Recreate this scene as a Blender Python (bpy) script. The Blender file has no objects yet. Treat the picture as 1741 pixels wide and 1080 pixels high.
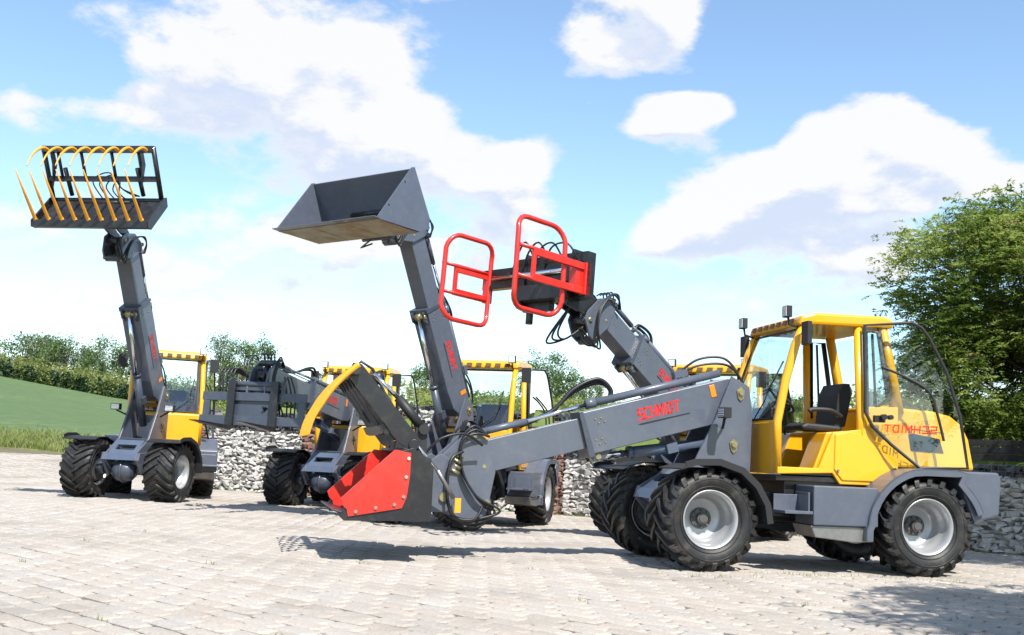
import bpy, bmesh, math, random
from math import sin, cos, pi, radians, degrees, atan, atan2, sqrt, hypot, exp, floor
from mathutils import Vector, Matrix, noise

C = bpy.context.scene.collection
S = bpy.context.scene
rnd = random.Random(7)

# ------------------------------------------------------------------ camera
FPX = 1900.0
cd = bpy.data.cameras.new('camera'); cam = bpy.data.objects.new('camera', cd); C.objects.link(cam)
cd.sensor_width = 36; cd.lens = 36 * FPX / 1741; cd.clip_start = .05; cd.clip_end = 6000
PITCH = atan(240 / FPX); ROLL = .045; HC = 1.0
cam.matrix_world = Matrix.Translation((0, 0, HC)) @ Matrix.Rotation(pi / 2 + PITCH, 4, 'X') @ Matrix.Rotation(ROLL, 4, 'Z')
S.camera = cam

# ------------------------------------------------------------------ sun, sky, exposure
SUN_EL = radians(52); SUN_AZ = radians(198)        # azimuth the light comes FROM, measured from +Y clockwise minus 0
sun_from = Vector((sin(radians(22)) * cos(SUN_EL), -cos(radians(22)) * cos(SUN_EL), sin(SUN_EL)))
sd = bpy.data.lights.new('sun', 'SUN'); sun = bpy.data.objects.new('sun', sd); C.objects.link(sun)
sd.energy = 5.0; sd.angle = radians(.5); sd.color = (1, .955, .89)
sun.rotation_euler = sun_from.to_track_quat('Z', 'Y').to_euler()
S.view_settings.view_transform = 'Standard'; S.view_settings.look = 'None'
S.view_settings.exposure = 0.72; S.view_settings.gamma = 1; S.view_settings.use_curve_mapping = False

def px_dir(x, y):
    u = x - 870.5; v = y - 540
    u2 = u * cos(ROLL) + v * sin(ROLL); v2 = v * cos(ROLL) - u * sin(ROLL)
    return Vector((u2, FPX * cos(PITCH) + v2 * sin(PITCH), FPX * sin(PITCH) - v2 * cos(PITCH))).normalized()

W = bpy.data.worlds.new('World'); S.world = W; W.use_nodes = True
nt = W.node_tree; nt.nodes.clear()
def N(nt, t, **k):
    n = nt.nodes.new(t)
    for a, b in k.items():
        if a == 'inp':
            for i, v in b.items(): n.inputs[i].default_value = v
        else: setattr(n, a, b)
    return n
def L(nt, a, b): nt.links.new(a, b)
def Mth(nt, op, a, b=None, clamp=False):
    n = nt.nodes.new('ShaderNodeMath'); n.operation = op; n.use_clamp = clamp
    for i, v in enumerate((a, b)):
        if v is None: continue
        if isinstance(v, (int, float)): n.inputs[i].default_value = v
        else: nt.links.new(v, n.inputs[i])
    return n.outputs[0]
# cloud density as a node group of a direction
cg = bpy.data.node_groups.new('cloud_density', 'ShaderNodeTree')
cg.interface.new_socket('Dir', in_out='INPUT', socket_type='NodeSocketVector')
cg.interface.new_socket('Density', in_out='OUTPUT', socket_type='NodeSocketFloat')
gi = cg.nodes.new('NodeGroupInput'); go = cg.nodes.new('NodeGroupOutput')
mp = N(cg, 'ShaderNodeMapping'); mp.inputs['Scale'].default_value = (1, 1, 1.9); L(cg, gi.outputs[0], mp.inputs[0])
n1 = N(cg, 'ShaderNodeTexNoise', inp={'Scale': 5.5, 'Detail': 5, 'Roughness': .56, 'Distortion': .15}); L(cg, mp.outputs[0], n1.inputs['Vector'])
n2 = N(cg, 'ShaderNodeTexVoronoi', feature='F1', inp={'Scale': 26}); L(cg, mp.outputs[0], n2.inputs['Vector'])
n3 = N(cg, 'ShaderNodeTexNoise', inp={'Scale': 12, 'Detail': 7, 'Roughness': .68}); L(cg, mp.outputs[0], n3.inputs['Vector'])
acc = Mth(cg, 'ADD', Mth(cg, 'MULTIPLY', n1.outputs['Fac'], .95), Mth(cg, 'MULTIPLY', n2.outputs['Distance'], -.20))
acc = Mth(cg, 'ADD', acc, Mth(cg, 'MULTIPLY', Mth(cg, 'SUBTRACT', n3.outputs['Fac'], .33), .74))
# cumulus banks and blue gaps where the photograph has them: (px, py, radius x, radius y, strength)
BLOBS = [(1500, 188, 62, 50, .42), (1568, 232, 42, 42, .34), (1392, 248, 46, 42, .40), (1325, 300, 72, 42, .36), (1255, 335, 70, 48, .36), (1175, 375, 70, 44, .36), (1112, 412, 55, 34, .3), (1300, 400, 170, 42, .30), (1460, 300, 110, 62, .34), (1550, 335, 55, 30, .22),
         (1640, 250, 44, 26, .30), (1705, 318, 60, 24, .28), (1500, 440, 62, 34, .3), (1340, 505, 130, 30, .2), (1118, 200, 50, 32, .40), (1178, 184, 52, 34, .40), (1232, 190, 22, 14, .2), (992, 174, 22, 9, .2),
         (1100, 5, 72, 45, .40), (990, 82, 42, 50, .40), (1075, 105, 62, 36, .30), (1155, 35, 38, 42, .34), (300, 85, 120, 70, .22), (450, 140, 110, 80, .26), (570, 60, 150, 60, .22), (650, 140, 70, 80, .24),
         (60, 195, 190, 34, .30), (700, 235, 75, 50, .30), (830, 290, 80, 42, .34), (905, 262, 44, 40, .3), (600, 260, 120, 60, .2), (880, 350, 80, 40, .22), (50, 430, 120, 60, .14), (420, 370, 130, 60, .14), (560, 420, 120, 50, .14), (840, 440, 120, 70, .14),
         (1370, 80, 190, 95, -.36), (1670, 110, 120, 90, -.36), (860, 130, 95, 80, -.36), (1050, 320, 70, 90, -.34), (1620, 400, 70, 50, -.26), (1300, 200, 50, 50, -.26), (1010, 170, 90, 28, -.22), (1480, 380, 90, 26, -.2),
         (1120, 143, 90, 12, -.34), (130, 105, 110, 34, -.24), (220, 232, 130, 24, -.22), (350, 300, 110, 34, -.16), (640, 345, 60, 24, -.16), (1000, 400, 50, 60, -.22), (500, 570, 300, 20, -.08), (1560, 520, 60, 40, -.12)]
sepd = N(cg, 'ShaderNodeSeparateXYZ'); L(cg, gi.outputs[0], sepd.inputs[0]); front = Mth(cg, 'GREATER_THAN', sepd.outputs['Y'], .2); bl = None
for (bx, by, rx, ry, st) in BLOBS:
    d = px_dir(bx, by)
    right = Vector((0, 0, 1)).cross(d) * -1; right.normalize(); up = right.cross(d); up.normalize()
    def comp(axis, r):
        vd = N(cg, 'ShaderNodeVectorMath', operation='DOT_PRODUCT'); L(cg, gi.outputs[0], vd.inputs[0]); vd.inputs[1].default_value = axis * (.8367 * FPX / r)
        return Mth(cg, 'MULTIPLY', vd.outputs['Value'], vd.outputs['Value'])
    g = Mth(cg, 'MULTIPLY', Mth(cg, 'POWER', .36788, Mth(cg, 'ADD', comp(right, rx), comp(up, ry))), st)
    bl = g if bl is None else Mth(cg, 'ADD', bl, g)
acc = Mth(cg, 'ADD', acc, Mth(cg, 'MULTIPLY', bl, front))
L(cg, acc, go.inputs[0])
tc = N(nt, 'ShaderNodeTexCoord')
g0 = nt.nodes.new('ShaderNodeGroup'); g0.node_tree = cg; L(nt, tc.outputs['Generated'], g0.inputs[0])
off = N(nt, 'ShaderNodeVectorMath', operation='ADD'); L(nt, tc.outputs['Generated'], off.inputs[0]); off.inputs[1].default_value = (.012, 0, .035)
g1 = nt.nodes.new('ShaderNodeGroup'); g1.node_tree = cg; L(nt, off.outputs[0], g1.inputs[0])
def ramp(nt, src, a, b, smooth=True):
    n = N(nt, 'ShaderNodeMapRange', interpolation_type='SMOOTHSTEP' if smooth else 'LINEAR', inp={'From Min': a, 'From Max': b}); L(nt, src, n.inputs['Value']); return n.outputs[0]
sep = N(nt, 'ShaderNodeSeparateXYZ'); L(nt, tc.outputs['Generated'], sep.inputs[0])
lowbias = Mth(nt, 'MULTIPLY', ramp(nt, sep.outputs['Z'], .30, 0.02), .005)
dens = Mth(nt, 'ADD', g0.outputs[0], lowbias)
cover = ramp(nt, dens, .485, .72)
lit = ramp(nt, Mth(nt, 'SUBTRACT', g0.outputs[0], g1.outputs[0]), -.16, .10)
thin = ramp(nt, dens, .50, .82)
ccol = N(nt, 'ShaderNodeMixRGB'); ccol.inputs[1].default_value = (.42, .475, .585, 1); ccol.inputs[2].default_value = (.60, .60, .60, 1)
L(nt, Mth(nt, 'MAXIMUM', lit, Mth(nt, 'SUBTRACT', 1.0, thin)), ccol.inputs[0])
sky = N(nt, 'ShaderNodeTexSky', sky_type='NISHITA', sun_disc=False, sun_elevation=SUN_EL, sun_rotation=radians(158), altitude=100, air_density=1.0, dust_density=.1, ozone_density=1.2)
bg1 = N(nt, 'ShaderNodeBackground', inp={'Strength': .138})
tn = N(nt, 'ShaderNodeMixRGB', blend_type='MULTIPLY'); tn.inputs[0].default_value = 1; tn.inputs[2].default_value = (1.0, 1.045, 1.04, 1); L(nt, sky.outputs[0], tn.inputs[1]); L(nt, tn.outputs[0], bg1.inputs[0])
bg2 = N(nt, 'ShaderNodeBackground', inp={'Strength': 1.0}); L(nt, ccol.outputs[0], bg2.inputs[0])
mx = N(nt, 'ShaderNodeMixShader'); L(nt, Mth(nt, 'MULTIPLY', cover, .97), mx.inputs[0]); L(nt, bg1.outputs[0], mx.inputs[1]); L(nt, bg2.outputs[0], mx.inputs[2])
W.cycles.sampling_method = 'MANUAL'; W.cycles.sample_map_resolution = 256
wo = N(nt, 'ShaderNodeOutputWorld'); L(nt, mx.outputs[0], wo.inputs[0])

# ------------------------------------------------------------------ materials
MATS = {}
def mat(name, col, rough=.5, metal=0, noise_amt=0, noise_scale=8, bump=0, bump_scale=60, coat=0, dirt=None, spec=.5, objvar=0, alt=None):
    m = bpy.data.materials.new(name); m.use_nodes = True; t = m.node_tree; b = t.nodes['Principled BSDF']
    b.inputs['Base Color'].default_value = (*col, 1); b.inputs['Roughness'].default_value = rough; b.inputs['Metallic'].default_value = metal
    b.inputs['Specular IOR Level'].default_value = spec
    if coat: b.inputs['Coat Weight'].default_value = coat; b.inputs['Coat Roughness'].default_value = .08
    co = N(t, 'ShaderNodeTexCoord'); src = None
    base = N(t, 'ShaderNodeRGB'); base.outputs[0].default_value = (*col, 1); src = base.outputs[0]
    if alt is not None or noise_amt:
        n = N(t, 'ShaderNodeTexNoise', inp={'Scale': noise_scale, 'Detail': 5, 'Roughness': .6}); L(t, co.outputs['Object'], n.inputs['Vector'])
        mx = N(t, 'ShaderNodeMixRGB'); L(t, ramp(t, n.outputs['Fac'], .35, .68), mx.inputs[0]); L(t, src, mx.inputs[1])
        mx.inputs[2].default_value = (*(alt or tuple(c * (1 - noise_amt) for c in col)), 1); src = mx.outputs[0]
        rr = N(t, 'ShaderNodeMapRange', inp={'To Min': rough * .8, 'To Max': min(1, rough * 1.3)}); L(t, n.outputs['Fac'], rr.inputs[0]); L(t, rr.outputs[0], b.inputs['Roughness'])
    if objvar:
        oi = N(t, 'ShaderNodeObjectInfo'); hv = N(t, 'ShaderNodeHueSaturation')
        L(t, src, hv.inputs['Color']); mr = N(t, 'ShaderNodeMapRange', inp={'To Min': 1 - objvar, 'To Max': 1 + objvar}); L(t, oi.outputs['Random'], mr.inputs[0]); L(t, mr.outputs[0], hv.inputs['Value']); src = hv.outputs[0]
    if dirt:
        dc, da, ds = dirt
        n = N(t, 'ShaderNodeTexNoise', inp={'Scale': ds, 'Detail': 8, 'Roughness': .7}); L(t, co.outputs['Object'], n.inputs['Vector'])
        mx = N(t, 'ShaderNodeMixRGB'); L(t, Mth(t, 'MULTIPLY', ramp(t, n.outputs['Fac'], .45, .75), da), mx.inputs[0]); L(t, src, mx.inputs[1]); mx.inputs[2].default_value = (*dc, 1); src = mx.outputs[0]
    L(t, src, b.inputs['Base Color'])
    if bump:
        n = N(t, 'ShaderNodeTexNoise', inp={'Scale': bump_scale, 'Detail': 4}); L(t, co.outputs['Object'], n.inputs['Vector'])
        bp = N(t, 'ShaderNodeBump', inp={'Strength': bump, 'Distance': .01}); L(t, n.outputs['Fac'], bp.inputs['Height']); L(t, bp.outputs[0], b.inputs['Normal'])
    MATS[name] = m; return m
DUST = (.32, .28, .22)
GREY = mat('grey_paint', (.083, .097, .130), .34, 0, .08, 3, .05, 90, coat=.3, dirt=(DUST, .10, 9))
GREY2 = mat('dark_grey_paint_and_shade', (.045, .055, .078), .36, 0, .12, 3, .05, 90, coat=.25, dirt=(DUST, .08, 9))  # axles and collars are this paint; the front chassis takes it to imitate shade
BLUEG = mat('blue_grey_paint', (.07, .095, .145), .36, 0, .1, 3, .05, 90, coat=.25, dirt=(DUST, .10, 9))
YEL = mat('yellow_paint', (.80, .385, .006), .30, 0, .05, 2, .03, 80, coat=.5, dirt=(DUST, .08, 6))
ORY = mat('tine_yellow', (.78, .34, .012), .38, 0, .1, 6, .05, 60, coat=.2, dirt=(DUST, .15, 10))
RED = mat('red_paint', (.62, .022, .012), .36, 0, .06, 3, .03, 70, coat=.35, dirt=(DUST, .06, 8))
REDL = mat('red_letter', (.60, .02, .02), .5)
BLK = mat('black_paint', (.010, .010, .012), .38, 0, .2, 5, .04, 60, coat=.2, dirt=(DUST, .07, 8))
BLKM = mat('black_plastic', (.015, .015, .016), .55, 0, 0, 5, .1, 120)
RUB = mat('tyre_rubber', (.012, .012, .0122), .50, 0, .2, 12, .2, 90, dirt=(DUST, .15, 6))
HOSE = mat('hose_rubber', (.012, .012, .013), .42)
SIL = mat('silver_paint', (.42, .43, .44), .36, .45, .08, 6, .05, 90, dirt=(DUST, .2, 9))
CHR = mat('chrome', (.75, .76, .78), .12, 1)
STEEL = mat('bare_steel', (.30, .29, .28), .42, .7, .2, 10, .1, 60)
ZINC = mat('yellow_zinc', (.42, .36, .20), .4, .8, .3, 20)
LAMP = mat('lamp_lens', (.75, .77, .8), .15, .3, .1, 90)
ORA = mat('orange_reflector', (.85, .22, .01), .3)
SEATM = mat('seat_vinyl', (.014, .014, .016), .6, 0, 0, 5, .15, 150)
GOLD = mat('worn_floor_steel', (.34, .31, .26), .45, .15, .2, 4, .08, 50, alt=(.27, .19, .11), dirt=((.2, .17, .13), .5, 5))
MIRR = mat('mirror_glass', (.8, .82, .85), .03, 1)

def glass(name, tint=(.86, .93, .93), op=.10):
    m = bpy.data.materials.new(name); m.use_nodes = True; t = m.node_tree; t.nodes.clear()
    tr = N(t, 'ShaderNodeBsdfTransparent'); tr.inputs[0].default_value = (*tint, 1)
    gl = N(t, 'ShaderNodeBsdfGlossy'); gl.inputs['Roughness'].default_value = .02; gl.inputs[0].default_value = (.95, .97, 1, 1)
    fr = N(t, 'ShaderNodeFresnel', inp={'IOR': 1.5}); m2 = N(t, 'ShaderNodeMixShader')
    L(t, Mth(t, 'ADD', fr.outputs[0], op - .04, True), m2.inputs[0]); L(t, tr.outputs[0], m2.inputs[1]); L(t, gl.outputs[0], m2.inputs[2])
    o = N(t, 'ShaderNodeOutputMaterial'); L(t, m2.outputs[0], o.inputs[0]); return m
GLS = glass('cab_glass')

def attr_mat(name, cols, rough=.85, bump=.4, bscale=30, trans=0, rand_from='attr', stain=None, spec=.3, bdist=.01):
    """colour ramp over a per-piece random value (mesh attribute 'tint' or object random)"""
    m = bpy.data.materials.new(name); m.use_nodes = True; t = m.node_tree; b = t.nodes['Principled BSDF']
    b.inputs['Roughness'].default_value = rough; b.inputs['Specular IOR Level'].default_value = spec
    if rand_from == 'attr':
        a = N(t, 'ShaderNodeAttribute', attribute_name='tint'); f = a.outputs['Fac']
    else:
        a = N(t, 'ShaderNodeObjectInfo'); f = a.outputs['Random']
    r = N(t, 'ShaderNodeValToRGB'); e = r.color_ramp.elements
    while len(e) < len(cols): e.new(.5)
    for i, c in enumerate(cols): e[i].position = i / (len(cols) - 1); e[i].color = (*c, 1)
    L(t, f, r.inputs[0]); src = r.outputs[0]
    g = N(t, 'ShaderNodeNewGeometry')
    n = N(t, 'ShaderNodeTexNoise', inp={'Scale': bscale, 'Detail': 7, 'Roughness': .65}); L(t, g.outputs['Position'], n.inputs['Vector'])
    mxx = N(t, 'ShaderNodeMixRGB', blend_type='MULTIPLY'); mxx.inputs[0].default_value = .5; L(t, src, mxx.inputs[1])
    cr = N(t, 'ShaderNodeMapRange', inp={'From Min': .3, 'From Max': .7, 'To Min': .55, 'To Max': 1.2}); L(t, n.outputs['Fac'], cr.inputs[0]); L(t, cr.outputs[0], mxx.inputs[2]); src = mxx.outputs[0]
    if stain:
        sc, samt, ss, lo, hi = stain
        n3 = N(t, 'ShaderNodeTexNoise', inp={'Scale': ss, 'Detail': 6, 'Roughness': .6}); L(t, g.outputs['Position'], n3.inputs['Vector'])
        m3 = N(t, 'ShaderNodeMixRGB'); L(t, Mth(t, 'MULTIPLY', ramp(t, n3.outputs['Fac'], lo, hi), samt), m3.inputs[0]); L(t, src, m3.inputs[1]); m3.inputs[2].default_value = (*sc, 1); src = m3.outputs[0]
    L(t, src, b.inputs['Base Color'])
    if bump:
        bp = N(t, 'ShaderNodeBump', inp={'Strength': bump, 'Distance': bdist}); L(t, n.outputs['Fac'], bp.inputs['Height']); L(t, bp.outputs[0], b.inputs['Normal'])
    if trans:
        tl = N(t, 'ShaderNodeBsdfTranslucent'); L(t, src, tl.inputs[0]); mm = N(t, 'ShaderNodeMixShader'); mm.inputs[0].default_value = trans
        L(t, b.outputs[0], mm.inputs[1]); L(t, tl.outputs[0], mm.inputs[2]); L(t, mm.outputs[0], t.nodes['Material Output'].inputs[0])
    return m

# ------------------------------------------------------------------ mesh builder
class MB:
    def __init__(s, M=None): s.v = []; s.f = []; s.t = []; s.mi = []; s.M = M; s.cm = 0; s.smooth = []; s.marks = []
    def add(s, vs, fs, M=None, tint=0., smooth=False):
        o = len(s.v); MM = s.M @ M if (s.M is not None and M is not None) else (M if M is not None else s.M)
        for v in vs:
            v = Vector(v); s.v.append(tuple(MM @ v) if MM is not None else tuple(v))
        for f in fs: s.f.append([i + o for i in f]); s.t.append(tint); s.mi.append(s.cm); s.smooth.append(smooth)
        return s
    def box(s, c, d, M=None, tint=0.):
        x, y, z = c; a, b, e = d[0] / 2, d[1] / 2, d[2] / 2
        vs = [(x + i * a, y + j * b, z + k * e) for i in (-1, 1) for j in (-1, 1) for k in (-1, 1)]
        return s.add(vs, [(0, 1, 3, 2), (4, 6, 7, 5), (0, 4, 5, 1), (2, 3, 7, 6), (0, 2, 6, 4), (1, 5, 7, 3)], M, tint)
    def prism(s, poly, y0, y1, M=None, tint=0.):
        """polygon of (x,z) points extruded between y0 and y1"""
        n = len(poly); vs = [(p[0], y0, p[1]) for p in poly] + [(p[0], y1, p[1]) for p in poly]
        area = sum(poly[i][0] * poly[(i + 1) % n][1] - poly[(i + 1) % n][0] * poly[i][1] for i in range(n))
        fs = [tuple(range(n)), tuple(reversed(range(n, 2 * n)))] + [((i + 1) % n, i, i + n, (i + 1) % n + n) for i in range(n)]
        if (area > 0) == (y1 < y0): fs = [tuple(reversed(f)) for f in fs]
        return s.add(vs, fs, M, tint)
    def strip(s, pts, th, y0, y1):
        """bent sheet: profile line of (x,z) points given a thickness"""
        n = len(pts); P = [Vector((p[0], p[1])) for p in pts]; out = []
        for i in range(n):
            a = P[max(0, i - 1)]; b = P[min(n - 1, i + 1)]; d = (b - a).normalized(); nn = Vector((-d.y, d.x)); out.append(P[i] + nn * th)
        vs = []
        for y in (y0, y1):
            vs += [(p.x, y, p.y) for p in P] + [(p.x, y, p.y) for p in out]
        fs = []
        for i in range(n - 1):
            fs += [(i, i + 1, 2 * n + i + 1, 2 * n + i), (n + i + 1, n + i, 3 * n + i, 3 * n + i + 1), (i + 1, i, n + i, n + i + 1), (2 * n + i, 2 * n + i + 1, 3 * n + i + 1, 3 * n + i)]
        fs += [(0, 2 * n, 3 * n, n), (n - 1, 2 * n - 1, 4 * n - 1, 3 * n - 1)]
        return s.add(vs, fs)
    def tube(s, pts, r, n=8, closed=False, caps=True):
        s.marks.append((len(s.v), len(s.f)))
        P = [Vector(p) for p in pts]; k = len(P); R = r if isinstance(r, (list, tuple)) else [r] * k
        rings = []; up = None
        for i in range(k):
            if closed: d = P[(i + 1) % k] - P[(i - 1) % k]
            else: d = P[min(k - 1, i + 1)] - P[max(0, i - 1)]
            if d.length < 1e-9: d = Vector((0, 0, 1))
            d.normalize()
            if up is None:
                up = Vector((0, 0, 1)) if abs(d.z) < .9 else Vector((1, 0, 0))
            a = d.cross(up)
            if a.length < 1e-5: a = d.orthogonal()
            a.normalize(); b = a.cross(d).normalized(); up = b
            rings.append([P[i] + (a * cos(2 * pi * j / n) + b * sin(2 * pi * j / n)) * R[i] for j in range(n)])
        vs = [q for rg in rings for q in rg]; fs = []
        for i in range(k if closed else k - 1):
            i2 = (i + 1) % k
            for j in range(n):
                j2 = (j + 1) % n; fs.append((i * n + j, i2 * n + j, i2 * n + j2, i * n + j2))
        o = len(s.v); s.add(vs, fs, smooth=True)
        if caps and not closed:
            s.f.append([o + j for j in range(n)]); s.f.append([o + (k - 1) * n + j for j in reversed(range(n))]); s.t += [0, 0]; s.mi += [s.cm] * 2; s.smooth += [False] * 2
        return s
    def cyl(s, a, b, r, n=14): return s.tube([a, b], r, n)
    def lathe(s, prof, n=32, M=None, axis='Y'):
        vs = []; fs = []; k = len(prof)
        for j in range(n):
            a = 2 * pi * j / n
            for (r, y) in prof: vs.append((r * cos(a), y, r * sin(a)))
        for j in range(n):
            j2 = (j + 1) % n
            for i in range(k - 1): fs.append((j * k + i, j * k + i + 1, j2 * k + i + 1, j2 * k + i))
        return s.add(vs, fs, M, smooth=True)
    def sphere(s, c, r, n=14, sc=(1, 1, 1)):
        prof = []; m = n // 2
        vs = []; fs = []
        for i in range(m + 1):
            th = pi * i / m
            for j in range(n):
                ph = 2 * pi * j / n; vs.append((c[0] + r * sc[0] * sin(th) * cos(ph), c[1] + r * sc[1] * sin(th) * sin(ph), c[2] + r * sc[2] * cos(th)))
        for i in range(m):
            for j in range(n): fs.append((i * n + j, (i + 1) * n + j, (i + 1) * n + (j + 1) % n, i * n + (j + 1) % n))
        return s.add(vs, fs, smooth=True)
    def mesh(s, name, mats, tint=False):
        me = bpy.data.meshes.new(name); me.from_pydata(s.v, [], s.f)
        for m in (mats if isinstance(mats, (list, tuple)) else [mats]): me.materials.append(m)
        me.polygons.foreach_set('use_smooth', s.smooth)
        if any(s.mi): me.polygons.foreach_set('material_index', s.mi)
        if tint:
            at = me.attributes.new('tint', 'FLOAT', 'FACE'); at.data.foreach_set('value', s.t)
        me.update(); return me
    def build(s, name, mats, parent=None, bevel=0, tint=False, label=None):
        o = bpy.data.objects.new(name, s.mesh(name, mats, tint)); C.objects.link(o)
        if parent is not None: o.parent = parent
        if bevel:
            md = o.modifiers.new('bevel', 'BEVEL'); md.width = bevel; md.segments = 2; md.limit_method = 'ANGLE'; md.angle_limit = radians(40)
        if label: o['label'] = label
        return o
def each(b, name, mats, parent):
    """one object per tube of the builder"""
    mk = b.marks + [(len(b.v), len(b.f))]; out = []
    for (v0, f0), (v1, f1) in zip(mk, mk[1:]):
        c = MB(); c.v = b.v[v0:v1]; c.f = [[i - v0 for i in f] for f in b.f[f0:f1]]; c.t = b.t[f0:f1]; c.mi = b.mi[f0:f1]; c.smooth = b.smooth[f0:f1]
        out.append(c.build(name, mats, parent))
    return out
def link(name, me, parent=None, M=None):
    o = bpy.data.objects.new(name, me); C.objects.link(o)
    if parent is not None: o.parent = parent
    if M is not None: o.matrix_local = M
    return o
def tag(o, label, cat, group=None):
    o['label'] = label; o['category'] = cat
    if group: o['group'] = group
    return o
def empty(name, M):
    o = bpy.data.objects.new(name, None); C.objects.link(o); o.empty_display_size = .3; o.matrix_world = M; return o

def sst(x, a, b):
    t = max(0., min(1., (x - a) / (b - a))); return t * t * (3 - 2 * t)

# ------------------------------------------------------------------ terrain
def edge_y(x):          # far edge of the paved yard as a function of x
    P = [(-60, 62), (-40, 52), (-17.4, 38.5), (-14.4, 36), (-7.4, 26.2), (-6.6, 25.7), (1.5, 22.9), (7.9, 17.2), (12, 13.2), (60, 13)]
    for (a, b), (c, d) in zip(P, P[1:]):
        if x <= c: return b + (d - b) * (x - a) / (c - a) if x > a else b
    return 13
def yard(x, y):
    z = .62 * sst(y, 23.5, 38) * sst(-x, 5.5, 9)
    z += -.09 * sst(y, 12.5, 16) * sst(x, -3.5, -1.5) * (1 - sst(y, 20, 26) * .5)
    z += .03 * sst(-x, 4.5, 6.5) * (1 - sst(y, 23, 28)) * sst(y, 14, 17)
    return z
def field(x, y):
    u = x / max(y, 1)
    top = 5.7 + (u + .458) * (-13.0) if u < -.34 else 4.17 - (u + .34) * 1.4
    top = min(max(top, 2.9), 9)
    e = edge_y(x)
    d = y - e
    z0 = yard(x, e)
    if x > -6.6:
        base = 2.05
        return z0 + (base - z0) * sst(d, .5, 4) + (top - base) * sst(y, 28, 62)
    t = sst(y, e - 8, 92)
    z = z0 + (top - z0) * (max(0, min(1, d / (90 - e))) ** .95)
    return z + .10 * sst(d, 0, 2)
def T(x, y):
    if y > edge_y(x): return field(x, y) + (0 if y < 100 else (y - 100) * .004)
    return yard(x, y) - .018
def nearest_grid():
    xs = []; x = -420.
    while x < 420:
        xs.append(x); x += .5 if abs(x) < 20 else (2 if abs(x) < 70 else 20)
    ys = []; y = -40.
    while y < 1400:
        ys.append(y); y += .5 if 10 < y < 42 else (2 if y < 110 else 60)
    return xs, ys
xs, ys = nearest_grid()
def region_mesh(test):
    v = {}; vs = []; fs = []
    def gv(i, j):
        if (i, j) not in v: v[(i, j)] = len(vs); vs.append((xs[i], ys[j], T(xs[i], ys[j]) if ys[j] < 1300 else -5))
        return v[(i, j)]
    for i in range(len(xs) - 1):
        for j in range(len(ys) - 1):
            if test((xs[i] + xs[i + 1]) / 2, (ys[j] + ys[j + 1]) / 2): fs.append((gv(i, j), gv(i + 1, j), gv(i + 1, j + 1), gv(i, j + 1)))
    return vs, fs
def soil_mat(name, a, b, c, scale, bump=.5, stripes=False):
    m = bpy.data.materials.new(name); m.use_nodes = True; t = m.node_tree; bs = t.nodes['Principled BSDF']; bs.inputs['Roughness'].default_value = .95; bs.inputs['Specular IOR Level'].default_value = .15
    g = N(t, 'ShaderNodeNewGeometry'); n = N(t, 'ShaderNodeTexNoise', inp={'Scale': scale, 'Detail': 9, 'Roughness': .68}); L(t, g.outputs['Position'], n.inputs['Vector'])
    n2 = N(t, 'ShaderNodeTexNoise', inp={'Scale': scale * .07, 'Detail': 4}); L(t, g.outputs['Position'], n2.inputs['Vector'])
    r = N(t, 'ShaderNodeValToRGB'); r.color_ramp.elements[0].position = .33; r.color_ramp.elements[1].position = .67; r.color_ramp.elements[0].color = (*a, 1); r.color_ramp.elements[1].color = (*b, 1); L(t, n.outputs['Fac'], r.inputs[0])
    mxx = N(t, 'ShaderNodeMixRGB'); L(t, ramp(t, n2.outputs['Fac'], .4, .65), mxx.inputs[0]); L(t, r.outputs[0], mxx.inputs[1]); mxx.inputs[2].default_value = (*c, 1)
    mf = Mth(t, 'MULTIPLY', ramp(t, n2.outputs['Fac'], .4, .65), .6); L(t, mf, mxx.inputs[0]); src = mxx.outputs[0]
    if stripes:
        w = N(t, 'ShaderNodeTexWave', inp={'Scale': .35, 'Distortion': 3.5, 'Detail': 3}); mpp = N(t, 'ShaderNodeMapping'); mpp.inputs['Rotation'].default_value = (0, 0, radians(62)); L(t, g.outputs['Position'], mpp.inputs[0]); L(t, mpp.outputs[0], w.inputs[0])
        m4 = N(t, 'ShaderNodeMixRGB', blend_type='MULTIPLY'); m4.inputs[0].default_value = .5; L(t, src, m4.inputs[1]); cr = N(t, 'ShaderNodeMapRange', inp={'To Min': .65, 'To Max': 1.15}); L(t, w.outputs['Fac'], cr.inputs[0]); L(t, cr.outputs[0], m4.inputs[2]); src = m4.outputs[0]
    L(t, src, bs.inputs['Base Color'])
    bp = N(t, 'ShaderNodeBump', inp={'Strength': bump, 'Distance': .05}); L(t, n.outputs['Fac'], bp.inputs['Height']); L(t, bp.outputs[0], bs.inputs['Normal']); return m
# field crop / meadow / sandy bed under the paving
FIELD = soil_mat('crop_field', (.075, .125, .05), (.13, .18, .08), (.085, .135, .06), 1.6, 1.0, True)
MEAD = soil_mat('meadow', (.10, .15, .03), (.17, .21, .06), (.20, .19, .07), 1.2, .8)
BED = soil_mat('sandy_bed', (.11, .095, .06), (.18, .155, .10), (.12, .14, .045), 2, .6)
def is_field(x, y): return y > edge_y(x) and x < -6 and y < 92 and x / y > -3 and y > edge_y(x) + 1.2
for nm, test, m in (('sandy_ground', lambda x, y: y <= edge_y(x), BED), ('field', is_field, FIELD), ('meadow', lambda x, y: y > edge_y(x) and not is_field(x, y), MEAD)):
    vs, fs = region_mesh(test); b = MB(); b.add(vs, fs, smooth=True); o = b.build(nm, m); o['kind'] = 'structure'
bed = bpy.data.objects['sandy_ground']

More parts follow.
